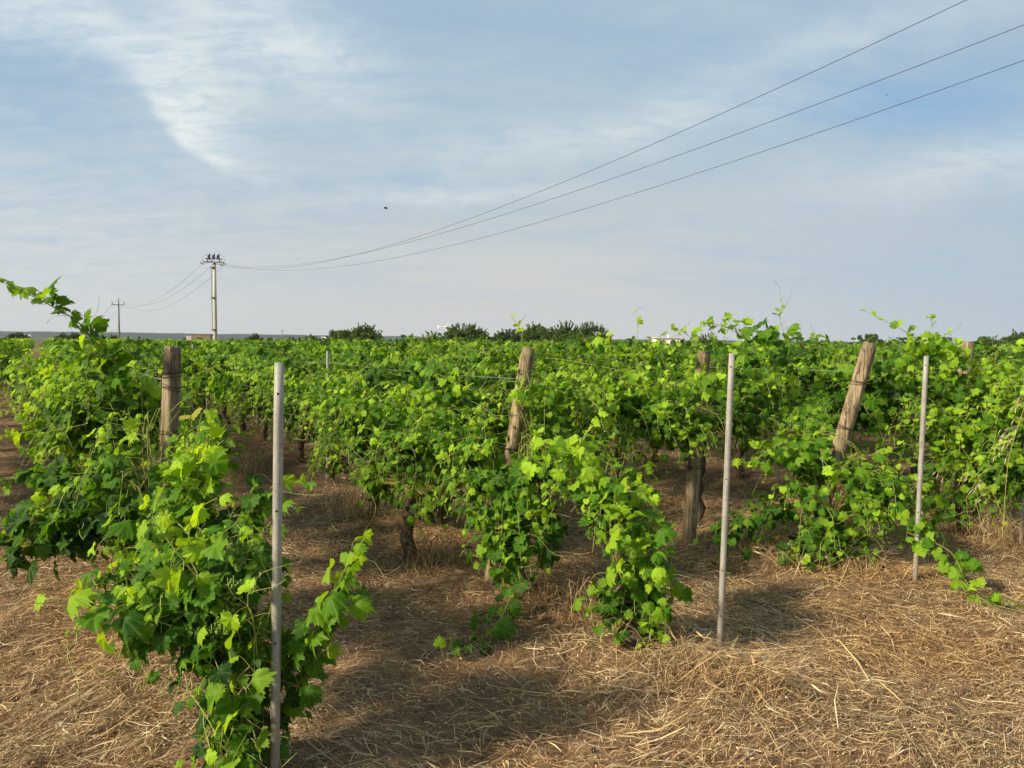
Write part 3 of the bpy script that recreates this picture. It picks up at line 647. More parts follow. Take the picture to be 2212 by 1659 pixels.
hero('tall grapevine round the vertical wooden post, young shoots rising into the sky', b7, at(1515, 930, 6.8),
     [(at(1400, 880, 6.0), (.55, .45, .36), 42), (at(1560, 860, 6.5), (.50, .4, .36), 34), (at(1300, 850, 5.9), (.4, .35, .32), 22), (at(1640, 860, 7.0), (.45, .4, .36), 26)],
     [(px((1580, 800, 6.4), (1610, 740, 6.4), (1580, 712, 6.4), (1530, 700, 6.4), (1500, 722, 6.4)), {'tint0': .45, 'size': .11}),
      (px((1560, 790, 6.4), (1545, 740, 6.4), (1535, 710, 6.4), (1530, 688, 6.4)), {'tint0': .5, 'size': .09}),
      (px((1540, 790, 6.4), (1560, 740, 6.4), (1565, 715, 6.4), (1564, 690, 6.4)), {'tint0': .5, 'size': .09}),
      (px((1700, 790, 6.6), (1690, 745, 6.6), (1650, 722, 6.6), (1600, 712, 6.6), (1570, 708, 6.6)), {'tint0': .3, 'size': .12}),
      (px((1700, 800, 6.6), (1700, 740, 6.6), (1685, 690, 6.6), (1690, 652, 6.6)), {'tint0': .45, 'size': .10, 'tendril': .7}),
      (px((1520, 790, 6.3), (1500, 740, 6.3), (1480, 720, 6.3), (1462, 712, 6.3)), {'tint0': .5, 'size': .10}),
      (px((1400, 800, 6.0), (1375, 740, 6.0), (1378, 700, 6.0), (1374, 672, 6.0)), {'tint0': .5, 'size': .07, 'step': .12, 'tendril': .9}),
      (px((1780, 820, 6.9), (1770, 760, 6.9), (1765, 735, 6.9), (1750, 722, 6.9)), {'tint0': .5, 'size': .09}),
      (px((1450, 820, 6.0), (1430, 770, 6.0), (1440, 735, 6.0), (1470, 722, 6.0)), {'tint0': .5}),
      (px((1300, 820, 5.8), (1280, 770, 5.8), (1290, 745, 5.8), (1320, 725, 5.8)), {'tint0': .5}),
      (px((1500, 880, 5.9), (1510, 830, 5.85), (1530, 810, 5.85), (1560, 800, 5.85)), {'tint0': .4, 'size': .12}),
      (px((1480, 960, 5.9), (1460, 900, 5.8), (1500, 930, 5.8), (1540, 950, 5.8)), {'tint0': .3, 'size': .12}),
      (px((1250, 940, 5.6), (1270, 900, 5.5), (1300, 880, 5.5), (1340, 900, 5.5)), {'tint0': .5}),
      ], 18, 0.04, tint=0.36)
b8 = at(140, 1000, 7.4); b8[2] = 0
hero('spreading grapevine of the first row behind the long climbing shoot', b8, at(140, 880, 7.4),
     [(at(140, 815, 7.4), (.5, .6, .28), 32), (at(90, 805, 8.0), (.4, .5, .24), 18)], [], 19, 0.04, tint=0.42)
b9 = ground_at(880, 1215)
hero('grapevine of the second row just left of the middle leaning post, hanging low', b9, at(890, 1050, 6.0),
     [(at(870, 930, 5.9), (.55, .45, .33), 44), (at(770, 900, 6.6), (.5, .45, .36), 34), (at(930, 1060, 5.8), (.20, .2, .28), 12), (at(800, 1040, 6.7), (.14, .16, .26), 8)], [], 20, 0.036, tint=0.34)
# row 2
b5 = ground_at(1790, 1215)
hero('round low grapevine bush at the foot of the tilted wooden post, right of centre', b5, at(1790, 1130, 6.0),
     [(at(1780, 1070, 6.0), (.58, .45, .36), 46), (at(1900, 1060, 5.8), (.30, .3, .18), 12), (at(1720, 960, 6.2), (.42, .4, .22), 16), (at(1780, 1160, 5.9), (.35, .35, .14), 12)],
     [(px((1700, 1100, 5.9), (1620, 1110, 5.8), (1570, 1160, 5.7), (1550, 1230, 5.65)), {'tint0': .2, 'dens': 3, 'young': .1}),
      (px((1620, 1120, 5.8), (1560, 1140, 5.75), (1530, 1140, 5.75), (1520, 1170, 5.7)), {'tint0': .3, 'dens': 2}),
      (px((1850, 1080, 5.7), (1930, 1080, 5.6), (1980, 1130, 5.45), (1995, 1180, 5.35), (2050, 1215, 5.2)), {'tint0': .45, 'dens': 2, 'young': .3}),
      (px((1960, 1150, 5.4), (2050, 1190, 5.2), (2090, 1260, 4.95), (2130, 1300, 4.78), (2225, 1325, 4.6)), {'tint0': .5, 'dens': 1, 'young': .3, 'drop': .1}),
      (px((1750, 1020, 5.8), (1690, 960, 5.8), (1620, 1000, 5.8), (1590, 990, 5.8)), {'tint0': .5}),
      (px((1780, 1060, 5.6), (1830, 1000, 5.5), (1890, 980, 5.5), (1960, 960, 5.5)), {'tint0': .6, 'tendril': .9}),
      (px((1720, 1180, 5.7), (1700, 1200, 5.6), (1720, 1215, 5.6), (1760, 1210, 5.6)), {'tint0': .25, 'dens': 2}),
      ], 16, 0.04, tint=0.34, bunches=[(at(1742, 1105, 5.5), .16)])
# row 3
b6 = ground_at(2085, 1145)
hero('dark-based grapevine bush between the third and the rightmost grey stakes', b6, at(2085, 1060, 7.1),
     [(at(2080, 1030, 7.1), (.55, .45, .38), 40), (at(2130, 850, 7.3), (.75, .5, .38), 46), (at(2080, 930, 7.0), (.6, .5, .3), 28), (at(2160, 980, 6.9), (.35, .35, .3), 16), (at(2200, 1010, 6.1), (.28, .22, .34), 20), (at(2195, 880, 6.2), (.28, .2, .28), 18)],
     [(px((2050, 1110, 6.8), (2000, 1120, 6.6), (1985, 1140, 6.5), (1960, 1130, 6.4)), {'tint0': .3, 'dens': 2}),
      (px((2060, 850, 7.0), (2020, 760, 7.0), (2015, 710, 7.0), (2013, 682, 7.0)), {'tint0': .45, 'size': .12, 'dens': 2}),
      (px((2080, 830, 7.0), (2030, 770, 6.95), (1970, 725, 6.9), (1920, 697, 6.85), (1872, 674, 6.8)), {'tint0': .5, 'size': .11, 'tendril': .7, 'step': .10, 'drop': .1}),
      (px((1960, 830, 7.0), (1955, 770, 7.0), (1990, 740, 7.0), (2030, 728, 7.0)), {'tint0': .5, 'dens': 2}),
      (px((2100, 830, 7.0), (2080, 770, 7.0), (2060, 735, 7.0), (2050, 715, 7.0)), {'tint0': .5}),
      (px((2160, 830, 7.0), (2150, 770, 7.0), (2170, 745, 7.0), (2200, 735, 7.0)), {'tint0': .5, 'dens': 2}),
      ], 17, 0.04, tint=0.42)

b10 = ground_at(715, 1052)
hero('grapevine of the second row with a dark leafy curtain behind the nearest stake', b10, at(718, 940, 8.8),
     [(at(700, 850, 8.6), (.75, .6, .36), 40), (at(716, 980, 8.7), (.20, .25, .32), 16), (at(620, 850, 9.6), (.6, .6, .4), 26)], [], 30, 0.034, tint=0.30, kw=None)
b11 = ground_at(805, 1112)
hero('second-row grapevine with bare trunk in dead grass, right of the nearest stake', b11, at(800, 960, 7.3),
     [(at(790, 880, 7.2), (.6, .5, .36), 34), (at(818, 1050, 7.2), (.12, .14, .22), 7)], [], 31, 0.036, tint=0.32)
CLEAR.clear()
# ------------------------------------------------------------------ the rest of the vineyard
def inframe(x, y, m=0.06): return y > 1.5 and abs(x / y) < 0.6655 + m + 1.0 / max(y, 1)
heroes = [b10, b11, b0, b1, b2, b3, b4, b5, b6, b7, b8, b9]
plants = []
STARTS = {0: 5.9, 1: 5.65, 2: 5.9 + .6, 3: 5.9}
for k in range(-2, 48):
    p = rowp(k) + (0.08 if k == 1 else 0)
    # first vine of the row lies on the line through the vines at the row ends
    A0 = np.array([-0.95, 2.85]); D0 = np.array([1.72, 1.42])
    tt_ = (p - A0 @ N) / (D0 @ N); s0 = (A0 + D0 * tt_) @ U
    rngk = np.random.default_rng(900 + k); s_ = s0 + (1.4 if k in (-2, -1) else 0.0); j = 0
    if k < 0: s_ = s0
    while True:
        jx, js = rngk.normal(0, .05), rngk.normal(0, .08)
        q = N * (p + jx) + U * (s_ + js); j += 1; s_ += 1.4
        if q[1] > 92: break
        if s_ - s0 > 150: break
        if k < 0 and q[1] < 5.5: continue
        if k in (0, 1, 2, 3) and min(np.hypot(*(q - h[:2])) - (.3 if h is b7 else 0) for h in heroes) < 0.95: continue
        if k == 0 and q[1] < 6.2: continue
        if k == 2 and q[1] < 6.4: continue
        if k >= 0 and not inframe(q[0], q[1]): continue
        if k < 0 and not inframe(q[0], q[1], 0.1): continue
        plants.append((math.hypot(q[0], q[1]), k, j, q))
plants.sort(key=lambda a_: a_[0])
near = plants[:290]; far = plants[290:]
HI = [vine_meshes(100 + i, 0, 36, 1.45) for i in range(5)]
MID = [vine_meshes(200 + i, 1, 34, 1.45) for i in range(7)]
ROWN = {-2: 'second row left of the corridor', -1: 'row at the left edge', 0: 'first row, behind the leftmost wooden post', 1: 'second row, behind the middle leaning post',
        2: 'third row, behind the vertical wooden post', 3: 'fourth row, behind the tilted post', 4: 'fifth row, behind the rightmost wooden post'}
ORD = ['first', 'second', 'third', 'fourth', 'fifth', 'sixth']
def ordn(k): return ['sixth', 'seventh', 'eighth', 'ninth', 'tenth', 'eleventh', 'twelfth', 'thirteenth', 'fourteenth', 'fifteenth'][k - 5] if k - 5 < 10 else 'far'
mesh_cache = {}
def protos(kind, i):
    key = (kind, i)
    if key not in mesh_cache:
        lv, cn, tk, gb = (HI if kind == 0 else MID)[i]
        if kind == 2:
            mesh_cache[key] = [mesh_cache[(1, i)][0], mesh_cache[(1, i)][2]] if (1, i) in mesh_cache else [('foliage', lv.mesh('foliage', M['leaf'], True)), ('trunk', tk.mesh('trunk', M['bark'], True))]
        else:
            L_ = [('foliage', lv.mesh('foliage', M['leaf'], True)), ('canes', cn.mesh('canes', M['cane'])), ('trunk', tk.mesh('trunk', M['bark'], True))]
            for b_ in gb: L_.append(('grape_cluster', b_.mesh('grape_cluster', M['grape'], True)))
            mesh_cache[key] = L_
    return mesh_cache[key]
rr = random.Random(3); cnt = {}
rz0 = math.atan2(-U[0], U[1])
for d_, k, j, q in near:
    c_ = cnt.get(k, 0); cnt[k] = c_ + 1
    rn = ROWN.get(k, ordn(k) + ' row from the left')
    grp = 'grapevines in rows'
    if k <= 4 and c_ < 5: lab = 'leafy grapevine, %s of the %s' % (['nearest', 'second', 'third', 'fourth', 'fifth'][c_], rn)
    else: lab = 'leafy grapevine farther down the %s' % rn; grp = 'grapevines farther down the ' + rn.split(',')[0]
    kind = 0 if d_ < 10.5 else (1 if d_ < 24 else 2)
    pr = protos(kind, rr.randrange(5 if kind == 0 else 7))
    rz = rz0 + (math.pi if rr.random() < .5 else 0) + rr.gauss(0, .05)
    sc = (rr.uniform(.92, 1.1), rr.uniform(.97, 1.08), rr.uniform(.93, 1.03) * (1.08 if 3 <= k <= 6 else 1))
    z = float(gh(q[0], q[1]))
    o = bpy.data.objects.new('grapevine', None); o.empty_display_size = .2
    COL.objects.link(o); o.location = (q[0], q[1], z); o.rotation_euler = (0, 0, rz); o.scale = sc
    tag(o, lab, 'grapevine', grp)
    for nm, me in pr:
        c = bpy.data.objects.new(nm, me); COL.objects.link(c); c.parent = o
# far vines: rows that read as one green mass
rng = np.random.default_rng(77); fm = MB()
FX = np.array([q for _, _, _, q in far]); FX = FX[rng.random(len(FX)) > .05]; VH = rng.normal(1, .055, len(FX)); VT = rng.normal(0, .10, len(FX))
def far_leaves(Q, n, size, level):
    m_ = len(Q) * n; idxs = np.repeat(np.arange(len(Q)), n)
    a_ = rng.uniform(-.75, .75, m_); z_ = 0.55 + (1.0 - rng.power(1.0, m_) ** 1.6) * 0.93; side_ = rng.choice([-1, 1], m_)
    bump_ = 0.10 * np.sin(idxs * 2.3 + a_ * 5)
    b_ = side_ * (0.18 + 0.24 * rng.random(m_)) * np.where(z_ > 1.35, 0.8, 1)
    z_ = z_ * VH[idxs] * (1 + bump_ * 0.4) + (rng.random(m_) < 0.03) * rng.uniform(0, .15, m_)
    P = np.stack([Q[idxs, 0] + U[0] * a_ + N[0] * b_, Q[idxs, 1] + U[1] * a_ + N[1] * b_, z_], 1)
    o_ = np.stack([N[0] * side_, N[1] * side_, np.zeros(m_)], 1); R_ = rng.standard_normal((m_, 3))
    tip = o_ * .5 - np.array([0, 0, .7]) + R_ * .4; nor = o_ * .7 + np.array([-.1, -.1, .7]) + rng.standard_normal((m_, 3)) * .4
    tn = 0.2 + 0.42 * np.clip((z_ - .8) / .7, 0, 1) + rng.normal(0, .13, m_) + VT[idxs]
    put_leaves(fm, P, tip, nor, size * rng.uniform(.7, 1.25, m_), np.clip(tn, 0, 1), level, rng)
far_leaves(FX, 110, 0.15, 2)
tag(build('distant_vines', fm, M['leaf'], smooth=False), 'mass of far grapevine rows merging into one green field up to the trees', 'vineyard', kind='stuff')

# ------------------------------------------------------------------ posts, stakes and wires
def lerp(a_, b_, f): return np.asarray(a_) + (np.asarray(b_) - np.asarray(a_)) * f
def wood_post(label, base, top, r0, seed, bands=()):
    rng = np.random.default_rng(seed); base = np.array(base, float); base[2] = float(gh(base[0], base[1])); top = np.array(top, float)
    root = empty('wooden_post', base, label, 'wooden post', 'wooden row posts')
    ax = top - base; L = np.linalg.norm(ax); n = 34; seg = 20; mb = MB()
    P = np.array([lerp(base - ax / L * 0.15, top, f) for f in np.linspace(0, 1, n)])
    mb.tube(P, [r0 * (1.06 - 0.10 * f) for f in np.linspace(0, 1, n)], seg)
    V = mb.V[-1]; ring = V[:n * seg].reshape(n, seg, 3); an = np.arange(seg)
    wob = 1 + 0.05 * np.sin(an * 2 * np.pi / seg * 2 + seed) + 0.045 * rng.standard_normal(seg)[None] + 0.012 * rng.standard_normal((n, seg))
    c = P[:, None]; ring[:] = c + (ring - c) * wob[..., None]
    j = rng.integers(0, seg)
    for jj in ((seg // 4 + seed) % seg, (seg // 2 + seed * 3) % seg): ring[6:, jj] = c[6:, 0] + (ring[6:, jj] - c[6:, 0]) * 0.84
    ring[-1] = c[-1] + (ring[-1] - c[-1]) * 0.90; ring[-1] += rng.normal(0, 0.004, (seg, 1)) * (ax / L)[None]
    V[:n * seg] = ring.reshape(-1, 3); A = mb.A[-1]; A[:, 0] = 0; A[(n - 4) * seg:, 0] = 0.55
    for i in range(3): A[i * seg:(i + 1) * seg, 0] = 0.5
    build('timber', mb, M['wood'], root, smooth=True)
    for f in bands:
        wb = MB(); c = lerp(base, top, f); u_ = ax / L; x_ = np.cross(u_, (0, 1, 0)); x_ /= np.linalg.norm(x_); y_ = np.cross(u_, x_)
        for q in range(3):
            sh = rng.normal(0, .010); til = rng.normal(0, .012)
            wb.tube([c + (x_ * math.cos(a_) + y_ * math.sin(a_)) * (r0 * 1.07) + u_ * (sh + til * math.cos(a_)) for a_ in np.linspace(0, 6.28, 22)], 0.0022, 5)
        build('tie_wire', wb, M['rustwire'], root)
    return root
def base_of(pt): b_ = ground_at(*pt); return b_
tops = {}
def wp(label, basepx, toppx, r, seed, bands, Yb=None):
    b_ = ground_at(*basepx)
    t_ = at(toppx[0], toppx[1], b_[1]); wood_post(label, b_, t_, r, seed, bands); tops[seed] = (b_, t_)
wp('leftmost wooden post, upright and weathered grey-brown among the vines', (353, 1366), (373, 750), 0.052, 1, (.90, .86, .70, .40))
wp('middle wooden post leaning right with a dark split, sunlit in front of the vines', (1062, 1262), (1142, 753), 0.052, 2, (.86, .58, .30))
wp('thick dark wooden post half hidden in vines, its bare foot showing on the straw', (1487, 1172), (1521, 760), 0.060, 3, (.55, .40))
wp('strongly tilted wooden post above the round vine bush', (1745, 1203), (1879, 742), 0.058, 4, (.82, .60))
wp('rightmost wooden post with only its short top showing above dense leaves', (2040, 1105), (2092, 738), 0.058, 5, (.8,))
def stake(label, base, top, r=0.0175, holes=(), grp='grey stakes'):
    base = np.array(base, float); base[2] = float(gh(base[0], base[1])); top = np.array(top, float); u_ = top - base; L = np.linalg.norm(u_); u_ /= L
    mb = MB(); P = [base - u_ * 0.15] + [lerp(base, top, f) for f in np.linspace(0, 1, 9)]
    mb.tube(P, [r] * 9 + [r * 0.93], 14)
    if not holes:
        o = build('trellis_stake', mb, M['stake'], smooth=False, loc=base); tag(o, label, 'stake', grp); return o
    root = empty('trellis_stake', base, label, 'stake', grp)
    build('shaft', mb, M['stake'], root, smooth=True)
    vd = np.array([0 - base[0], 0 - base[1], 0]); vd /= np.linalg.norm(vd); vd = np.array([vd[0] * .93 - vd[1] * -.2, vd[1], 0]); vd -= u_ * (vd @ u_); vd /= np.linalg.norm(vd)
    for h in holes:
        hb = MB(); c = lerp(base, top, h) ; hb.tube([c + vd * r * 0.5, c + vd * (r + 0.0006)], 0.0042, 10)
        build('bolt_hole', hb, M['hole'], root)
    return root
def sp(label, basepx, toppx, r, holes):
    b_ = ground_at(*basepx); stake(label, b_, at(toppx[0], toppx[1], b_[1]), r, holes)
sp('nearest grey stake, standing in front of the big foreground vine at left', (593, 1712), (603, 784), 0.0178, (.93, .66, .35))
sp('second grey stake from the left, standing alone on straw with small dark holes', (1554, 1418), (1581, 763), 0.0165, (.955, .58, .27, .115))
sp('third grey stake from the left, a leafy shoot crossing its foot', (1976, 1264), (2001, 769), 0.017, (.96, .62, .31))
sp('rightmost grey stake, its leafy-shrouded shaft cut by the right edge', (2204, 1180), (2219, 757), 0.018, (.9,))
# thin stakes inside the rows
small = [(708, 758, 9.0, .018, 'second row'), (447, 755, 15.4, .017, 'second row'), (523, 750, 21, .017, 'third row'), (905, 761, 11.9, .014, 'third row'),
         (1045, 752, 10.4, .016, 'third row'), (1690, 760, 8.9, .015, 'fourth row'), (1108, 755, 14.5, .014, 'fourth row'), (1218, 748, 12.6, .014, 'fourth row'), (233, 760, 10.8, .018, 'first row'),
         (1855, 748, 17, .018, 'sixth row'), (640, 752, 17, .014, 'third row'), (1955, 748, 15.5, .018, 'sixth row')]
for i, (sx_, sy_, Yd, r_, rw) in enumerate(small):
    t_ = at(sx_, sy_, Yd); nb = ['tall ', 'slim ', 'short-topped ', 'pale ', 'thin '][i % 5]
    stake('thin grey stake in the %s, %s' % (rw, ['nearest and tallest of them, left of centre', 'between the leftmost post and the nearest stake', 'just left of the nearest stake top',
          'slim one left of the middle leaning post', 'close left of the middle leaning post', 'right of the second grey stake', 'touching the left side of the leaning post top', 'right of the leaning post top',
          'at the far left by the long climbing shoot', 'seen beyond the tilted post', 'just right of the nearest stake top', 'between the tilted post and the third stake'][i]),
          (t_[0] - 0.012 * Yd * 0.1, Yd, 0), t_, r_, (), 'thin stakes inside the rows')
rq = random.Random(8)
for k in range(1, 22):
    s_ = 0
    for c_ in range(3):
        Yd = 17 + k * 1.2 + c_ * 9 + rq.uniform(-1, 1); p = rowp(k); s_ = (Yd - N[1] * p) / U[1]; q = N * p + U * s_
        if abs(q[0] / q[1]) > .66 or Yd > 55: continue
        stake('distant thin grey stake among the far vine rows', (q[0], q[1], 0), (q[0] + rq.gauss(0, .03), q[1], rq.uniform(1.50, 1.62)), .018, (), 'distant thin stakes')
# trellis wires along the near rows
for k, (sd_, nm) in enumerate([(1, 'first'), (2, 'second'), (4, 'third')]):
    b_, t_ = tops[sd_]
    for f, hn in ((.87, 'top'), (.60, 'middle'), (.57, 'lower middle')):
        st_ = lerp(b_, t_, f) ; mb = MB(); end = np.array([b_[0] + U[0] * 24, b_[1] + U[1] * 24, st_[2] - 0.03]); pts = []
        for i in range(25):
            q = lerp(st_, end, i / 24); q[2] -= 0.02 * math.sin(math.pi * (i % 4) / 4); pts.append(q + np.array([-U[1], U[0], 0]) * (0.06 if hn == 'middle' else -.06))
        mb.tube(pts, 0.0019, 5); tag(build('trellis_wire', mb, M['wire'], loc=st_), '%s trellis wire running back along the %s vine row from its wooden post' % (hn, nm), 'wire', 'trellis wires')

# ------------------------------------------------------------------ power line
PX, PY = -28.9, 75.0
def pole_shaft(root, x, y, h, r0, r1, mt):
    mb = MB(); mb.tube([(x, y, -.5), (x, y, h * .33), (x - .0, y, h * .66), (x, y, h)], [r0, r0 - (r0 - r1) * .33, r0 - (r0 - r1) * .66, r1], 16); build('shaft', mb, mt, root, smooth=True)
pl = empty('utility_pole', (PX, PY, 0), 'tall pale concrete utility pole with three black cutouts on top, left of centre', 'utility pole', 'utility poles')
pole_shaft(pl, PX, PY, 9.05, 0.19, 0.135, M['pole'])
AX = np.array([0.985, 0.17, 0]);
def arm(root, c, half, th, name='crossarm', ax=AX):
    mb = MB(); mb.box(c, (half, th, th), math.atan2(ax[1], ax[0])); return build(name, mb, M['steel'], root)
arm(pl, (PX, PY - .22, 9.12), .95, .05); up_ = arm(pl, (PX, PY - .22, 9.42), .80, .045, 'upper_crossarm')
mb = MB()
for s_ in (-.55, .55): mb.box(np.array([PX, PY - .22, 9.275]) + AX * s_, (.04, .04, .10))
mb.tube([(PX - .5, PY - .16, 9.40), (PX, PY - .16, 9.2)], .02, 5); build('bracket', mb, M['steel'], pl)
for s_ in (-.42, .0, .42):
    c = np.array([PX, PY - .22, 9.465]) + AX * s_; mb = MB()
    for dx, hh in ((-.07, .32), (.07, .43)):
        for i in range(7): mb.tube([c + (dx, 0, hh * i / 7), c + (dx, 0, hh * (i + .55) / 7)], .075, 10); mb.tube([c + (dx, 0, hh * (i + .5) / 7), c + (dx, 0, hh * (i + 1) / 7)], .05, 8)
    mb.tube([c + (.07, 0, .42), c + (.08, 0, .58)], .012, 5); build('fuse_cutout', mb, M['black'], pl, smooth=False)
for s_, dz in ((-1.0, -.12), (-.75, .02), (-.02, .05), (.75, -.20), (1.0, -.08), (.2, .02)):
    c = np.array([PX, PY - .35, 9.08 + dz]) + AX * s_; mb = MB()
    for i in range(5): mb.ball(c + np.array([.075 * (i - 2) * (1 if s_ > 0 else -1), 0, -.03 * (i - 2) * (1 if s_ > 0 else -1)]), (.045, .085, .085), 8, 5)
    build('insulator', mb, M['porc'], pl, smooth=True)
mb = MB()
for s_ in (-1, 1):
    mb.tube([np.array([PX, PY - .3, 0]) + AX * s_ * a_ + (0, 0, z_) for a_, z_ in ((.55, 9.8), (.80, 9.75), (.98, 9.55), (1.06, 9.3), (1.0, 9.08))], .011, 4)
build('jumper_cable', mb, M['cable'], pl)
mb = MB(); 
for dx in (-.30, -.24): mb.tube([(PX + dx, PY - .05, 8.6), (PX + dx - .01, PY - .05, 5.5), (PX + dx + .04, PY - .05, 2.7)], .014, 5)
build('down_cable', mb, M['cable'], pl)
for z_ in (8.6, 5.7, 2.6): mb = MB(); mb.box((PX - .17, PY - .12, z_), (.15, .12, .05)); mb.box((PX - .02, PY - .2, z_ - .02), (.1, .06, .09)); build('cable_clamp', mb, M['steel'], pl)
def small_pole(x, y, h, label):
    r = empty('utility_pole', (x, y, 0), label, 'utility pole', 'utility poles'); pole_shaft(r, x, y, h, .20 if y < 160 else .21, .12, M['pole2']); k = 1 if y < 160 else 1.1
    arm(r, (x, y - .2, h - .85), 1.18 * k, .06)
    for s_, z_ in ((-1.05, h - .82), (1.05, h - .82), (0, h)):
        mb = MB(); c = np.array([x, y - (.2 if s_ else 0), z_]) + AX * s_; mb.tube([c, c + (0, 0, .25)], .03, 6); mb.ball(c + (0, 0, .33), (.15, .15, .13), 8, 6); build('insulator', mb, M['porc'], r, smooth=True)
    return r
P2 = (-75.0, 147.0); P3 = (-122.0, 220.0)
small_pole(P2[0], P2[1], 8.9, 'slim utility pole with one crossarm, second in the line left of the tall pole')
small_pole(P3[0], P3[1], 8.9, 'small distant utility pole with one crossarm behind the climbing shoot')
small_pole(-258, 720, 8.5, 'tiny far utility pole standing on the horizon between the tall pole and the trees') if False else None
small_pole(-.2985 * 420, 420, 7.2, 'tiny far utility pole on the horizon right of the tall pole')
small_pole(-.5495 * 165 + 0, 420 * 0 + 165, 2.0, 'x') if False else None
ARM = np.array([.84, .54])
def wire(x0, y0, z0, x1, y1, z1, sag, r, label, grp):
    pts = []
    for f in np.linspace(0, 1, 70): pts.append((x0 + (x1 - x0) * f, y0 + (y1 - y0) * f, z0 * (1 - f) + z1 * f - 4 * sag * f * (1 - f)))
    mb = MB(); mb.tube(pts, r, 5); tag(build('power_line_cable', mb, M['cable'], loc=(x0, y0, z0)), label, 'cable', grp)
for s_, z0, z1, sg, nm in ((-1, 9.20, 10.35, 3.57, 'uppermost'), (0, 8.98, 9.2, 2.64, 'middle'), (1, 9.0, 9.04, 2.92, 'lowest')):
    wire(PX + ARM[0] * s_, PY + ARM[1] * s_ - .3, z0, PX + ARM[0] * s_ + 46, PY + ARM[1] * s_ - 72, z1, sg, .0072, '%s of the three dark cables crossing the sky up to the top right' % nm, 'near span of power cables')
    wire(PX + ARM[0] * s_, PY + ARM[1] * s_ - .1, 9.0, P2[0] + ARM[0] * s_ * 1.1, P2[1] + ARM[1] * s_, 8.35 if s_ else 9.25, 2.5 + .25 * s_, .011, '%s thin cable sagging from the tall pole to the second pole' % {-1: 'left', 0: 'centre', 1: 'right'}[s_], 'second span of power cables')
    wire(P2[0] + ARM[0] * s_, P2[1] + ARM[1] * s_, 8.35 if s_ else 9.25, P3[0] + ARM[0] * s_, P3[1] + ARM[1] * s_, 8.35 if s_ else 9.25, 2.4, .012, '%s faint cable sagging behind the second pole to the third' % {-1: 'left', 0: 'centre', 1: 'right'}[s_], 'third span of power cables')

# ------------------------------------------------------------------ buildings and wind turbine
def boxpart(root, name, c, h, m_, rz=0): mb = MB(); mb.box(c, h, rz); return build(name, mb, m_, root)
Yb = 135.0; c = at(430, 735, Yb); rz = math.radians(14)
hut = empty('field_hut', (c[0], Yb, 0), 'small brown flat-topped stone hut beside the tall utility pole', 'hut')
boxpart(hut, 'wall', (c[0] + .55, Yb, 1.22), (1.55, 1.6, 1.22), M['shadedwall'], rz)
boxpart(hut, 'parapet', (c[0] + .55, Yb, 2.50), (1.60, 1.65, .06), M['shadedwall'], rz)
boxpart(hut, 'annex', (c[0] - 1.55, Yb + .2, 1.10), (.55, 1.4, 1.10), M['palewall'], rz)  # paler colour paints the sunlit left side of the hut
boxpart(hut, 'door', (c[0] + .75, Yb - 1.66, .95), (.42, .05, .95), M['window'], rz)
Yb = 170.0; c = at(1440, 742, Yb)
hs = empty('white_house', (c[0], Yb, 0), 'white flat-roofed farmhouse with a small chimney on the horizon, right of centre', 'house')
boxpart(hs, 'wall', (c[0] - .2, Yb, 1.35), (2.6, 2.6, 1.35), M['white']); boxpart(hs, 'wing', (c[0] + 2.9, Yb + .6, 1.25), (.5, 2.0, 1.25), M['palewall'])
boxpart(hs, 'roof', (c[0] + .2, Yb, 2.80), (3.3, 2.9, .08), M['palewall']); boxpart(hs, 'chimney', (c[0] + .3, Yb, 3.15), (.18, .2, .3), M['white'])
w_ = boxpart(hs, 'window', (c[0] - 1.6, Yb - 2.62, 1.9), (.3, .05, .35), M['window']); boxpart(hs, 'window', (c[0] + .6, Yb - 2.62, 1.9), (.3, .05, .35), M['window'])
Yb = 170.0; c = at(1630, 742, Yb)
hs = empty('white_shed', (c[0], Yb, 0), 'low white building peeking under the arching vine shoots', 'shed')
boxpart(hs, 'wall', (c[0], Yb, 1.15), (2.0, 2, 1.15), M['white']); boxpart(hs, 'roof', (c[0], Yb, 2.35), (2.15, 2.15, .06), M['palewall']); boxpart(hs, 'door', (c[0] + .9, Yb - 2.02, .9), (.4, .04, .9), M['window'])
Yb = 210.0; c = at(963, 706, Yb)
tb = empty('wind_turbine', (c[0], Yb, 0), 'small white wind turbine on a thin mast between the horizon bushes', 'wind turbine')
mb = MB(); mb.tube([(c[0], Yb, -.3), (c[0], Yb, c[2])], .09, 8); build('mast', mb, M['turb'], tb)
mb = MB(); mb.tube([(c[0] + .3, Yb, c[2]), (c[0] - .5, Yb, c[2])], .16, 8); mb.tube([(c[0] - .4, Yb, c[2]), (c[0] - 1.6, Yb, c[2] + .05)], .05, 6); mb.add([(c[0] - 1.3, Yb, c[2] + .02), (c[0] - 2.3, Yb, c[2] + .45), (c[0] - 2.3, Yb, c[2] - .3), (c[0] - 1.3, Yb + .05, c[2] + .02), (c[0] - 2.3, Yb + .05, c[2] + .45), (c[0] - 2.3, Yb + .05, c[2] - .3)], [(0, 1, 2), (3, 5, 4), (0, 3, 4), (0, 4, 1), (1, 4, 5), (1, 5, 2), (2, 5, 3), (2, 3, 0)])
build('nacelle', mb, M['turb'], tb)
for a_ in (80, 200, 320):
    mb = MB(); e = np.array([.25 * math.cos(math.radians(a_)), .9 * math.cos(math.radians(a_)), 1.1 * math.sin(math.radians(a_))]); h0 = np.array([c[0] + .35, Yb, c[2]]); mb.tube([h0, h0 + e * .5, h0 + e], [.06, .07, .03], 5); build('blade', mb, M['turb'], tb)
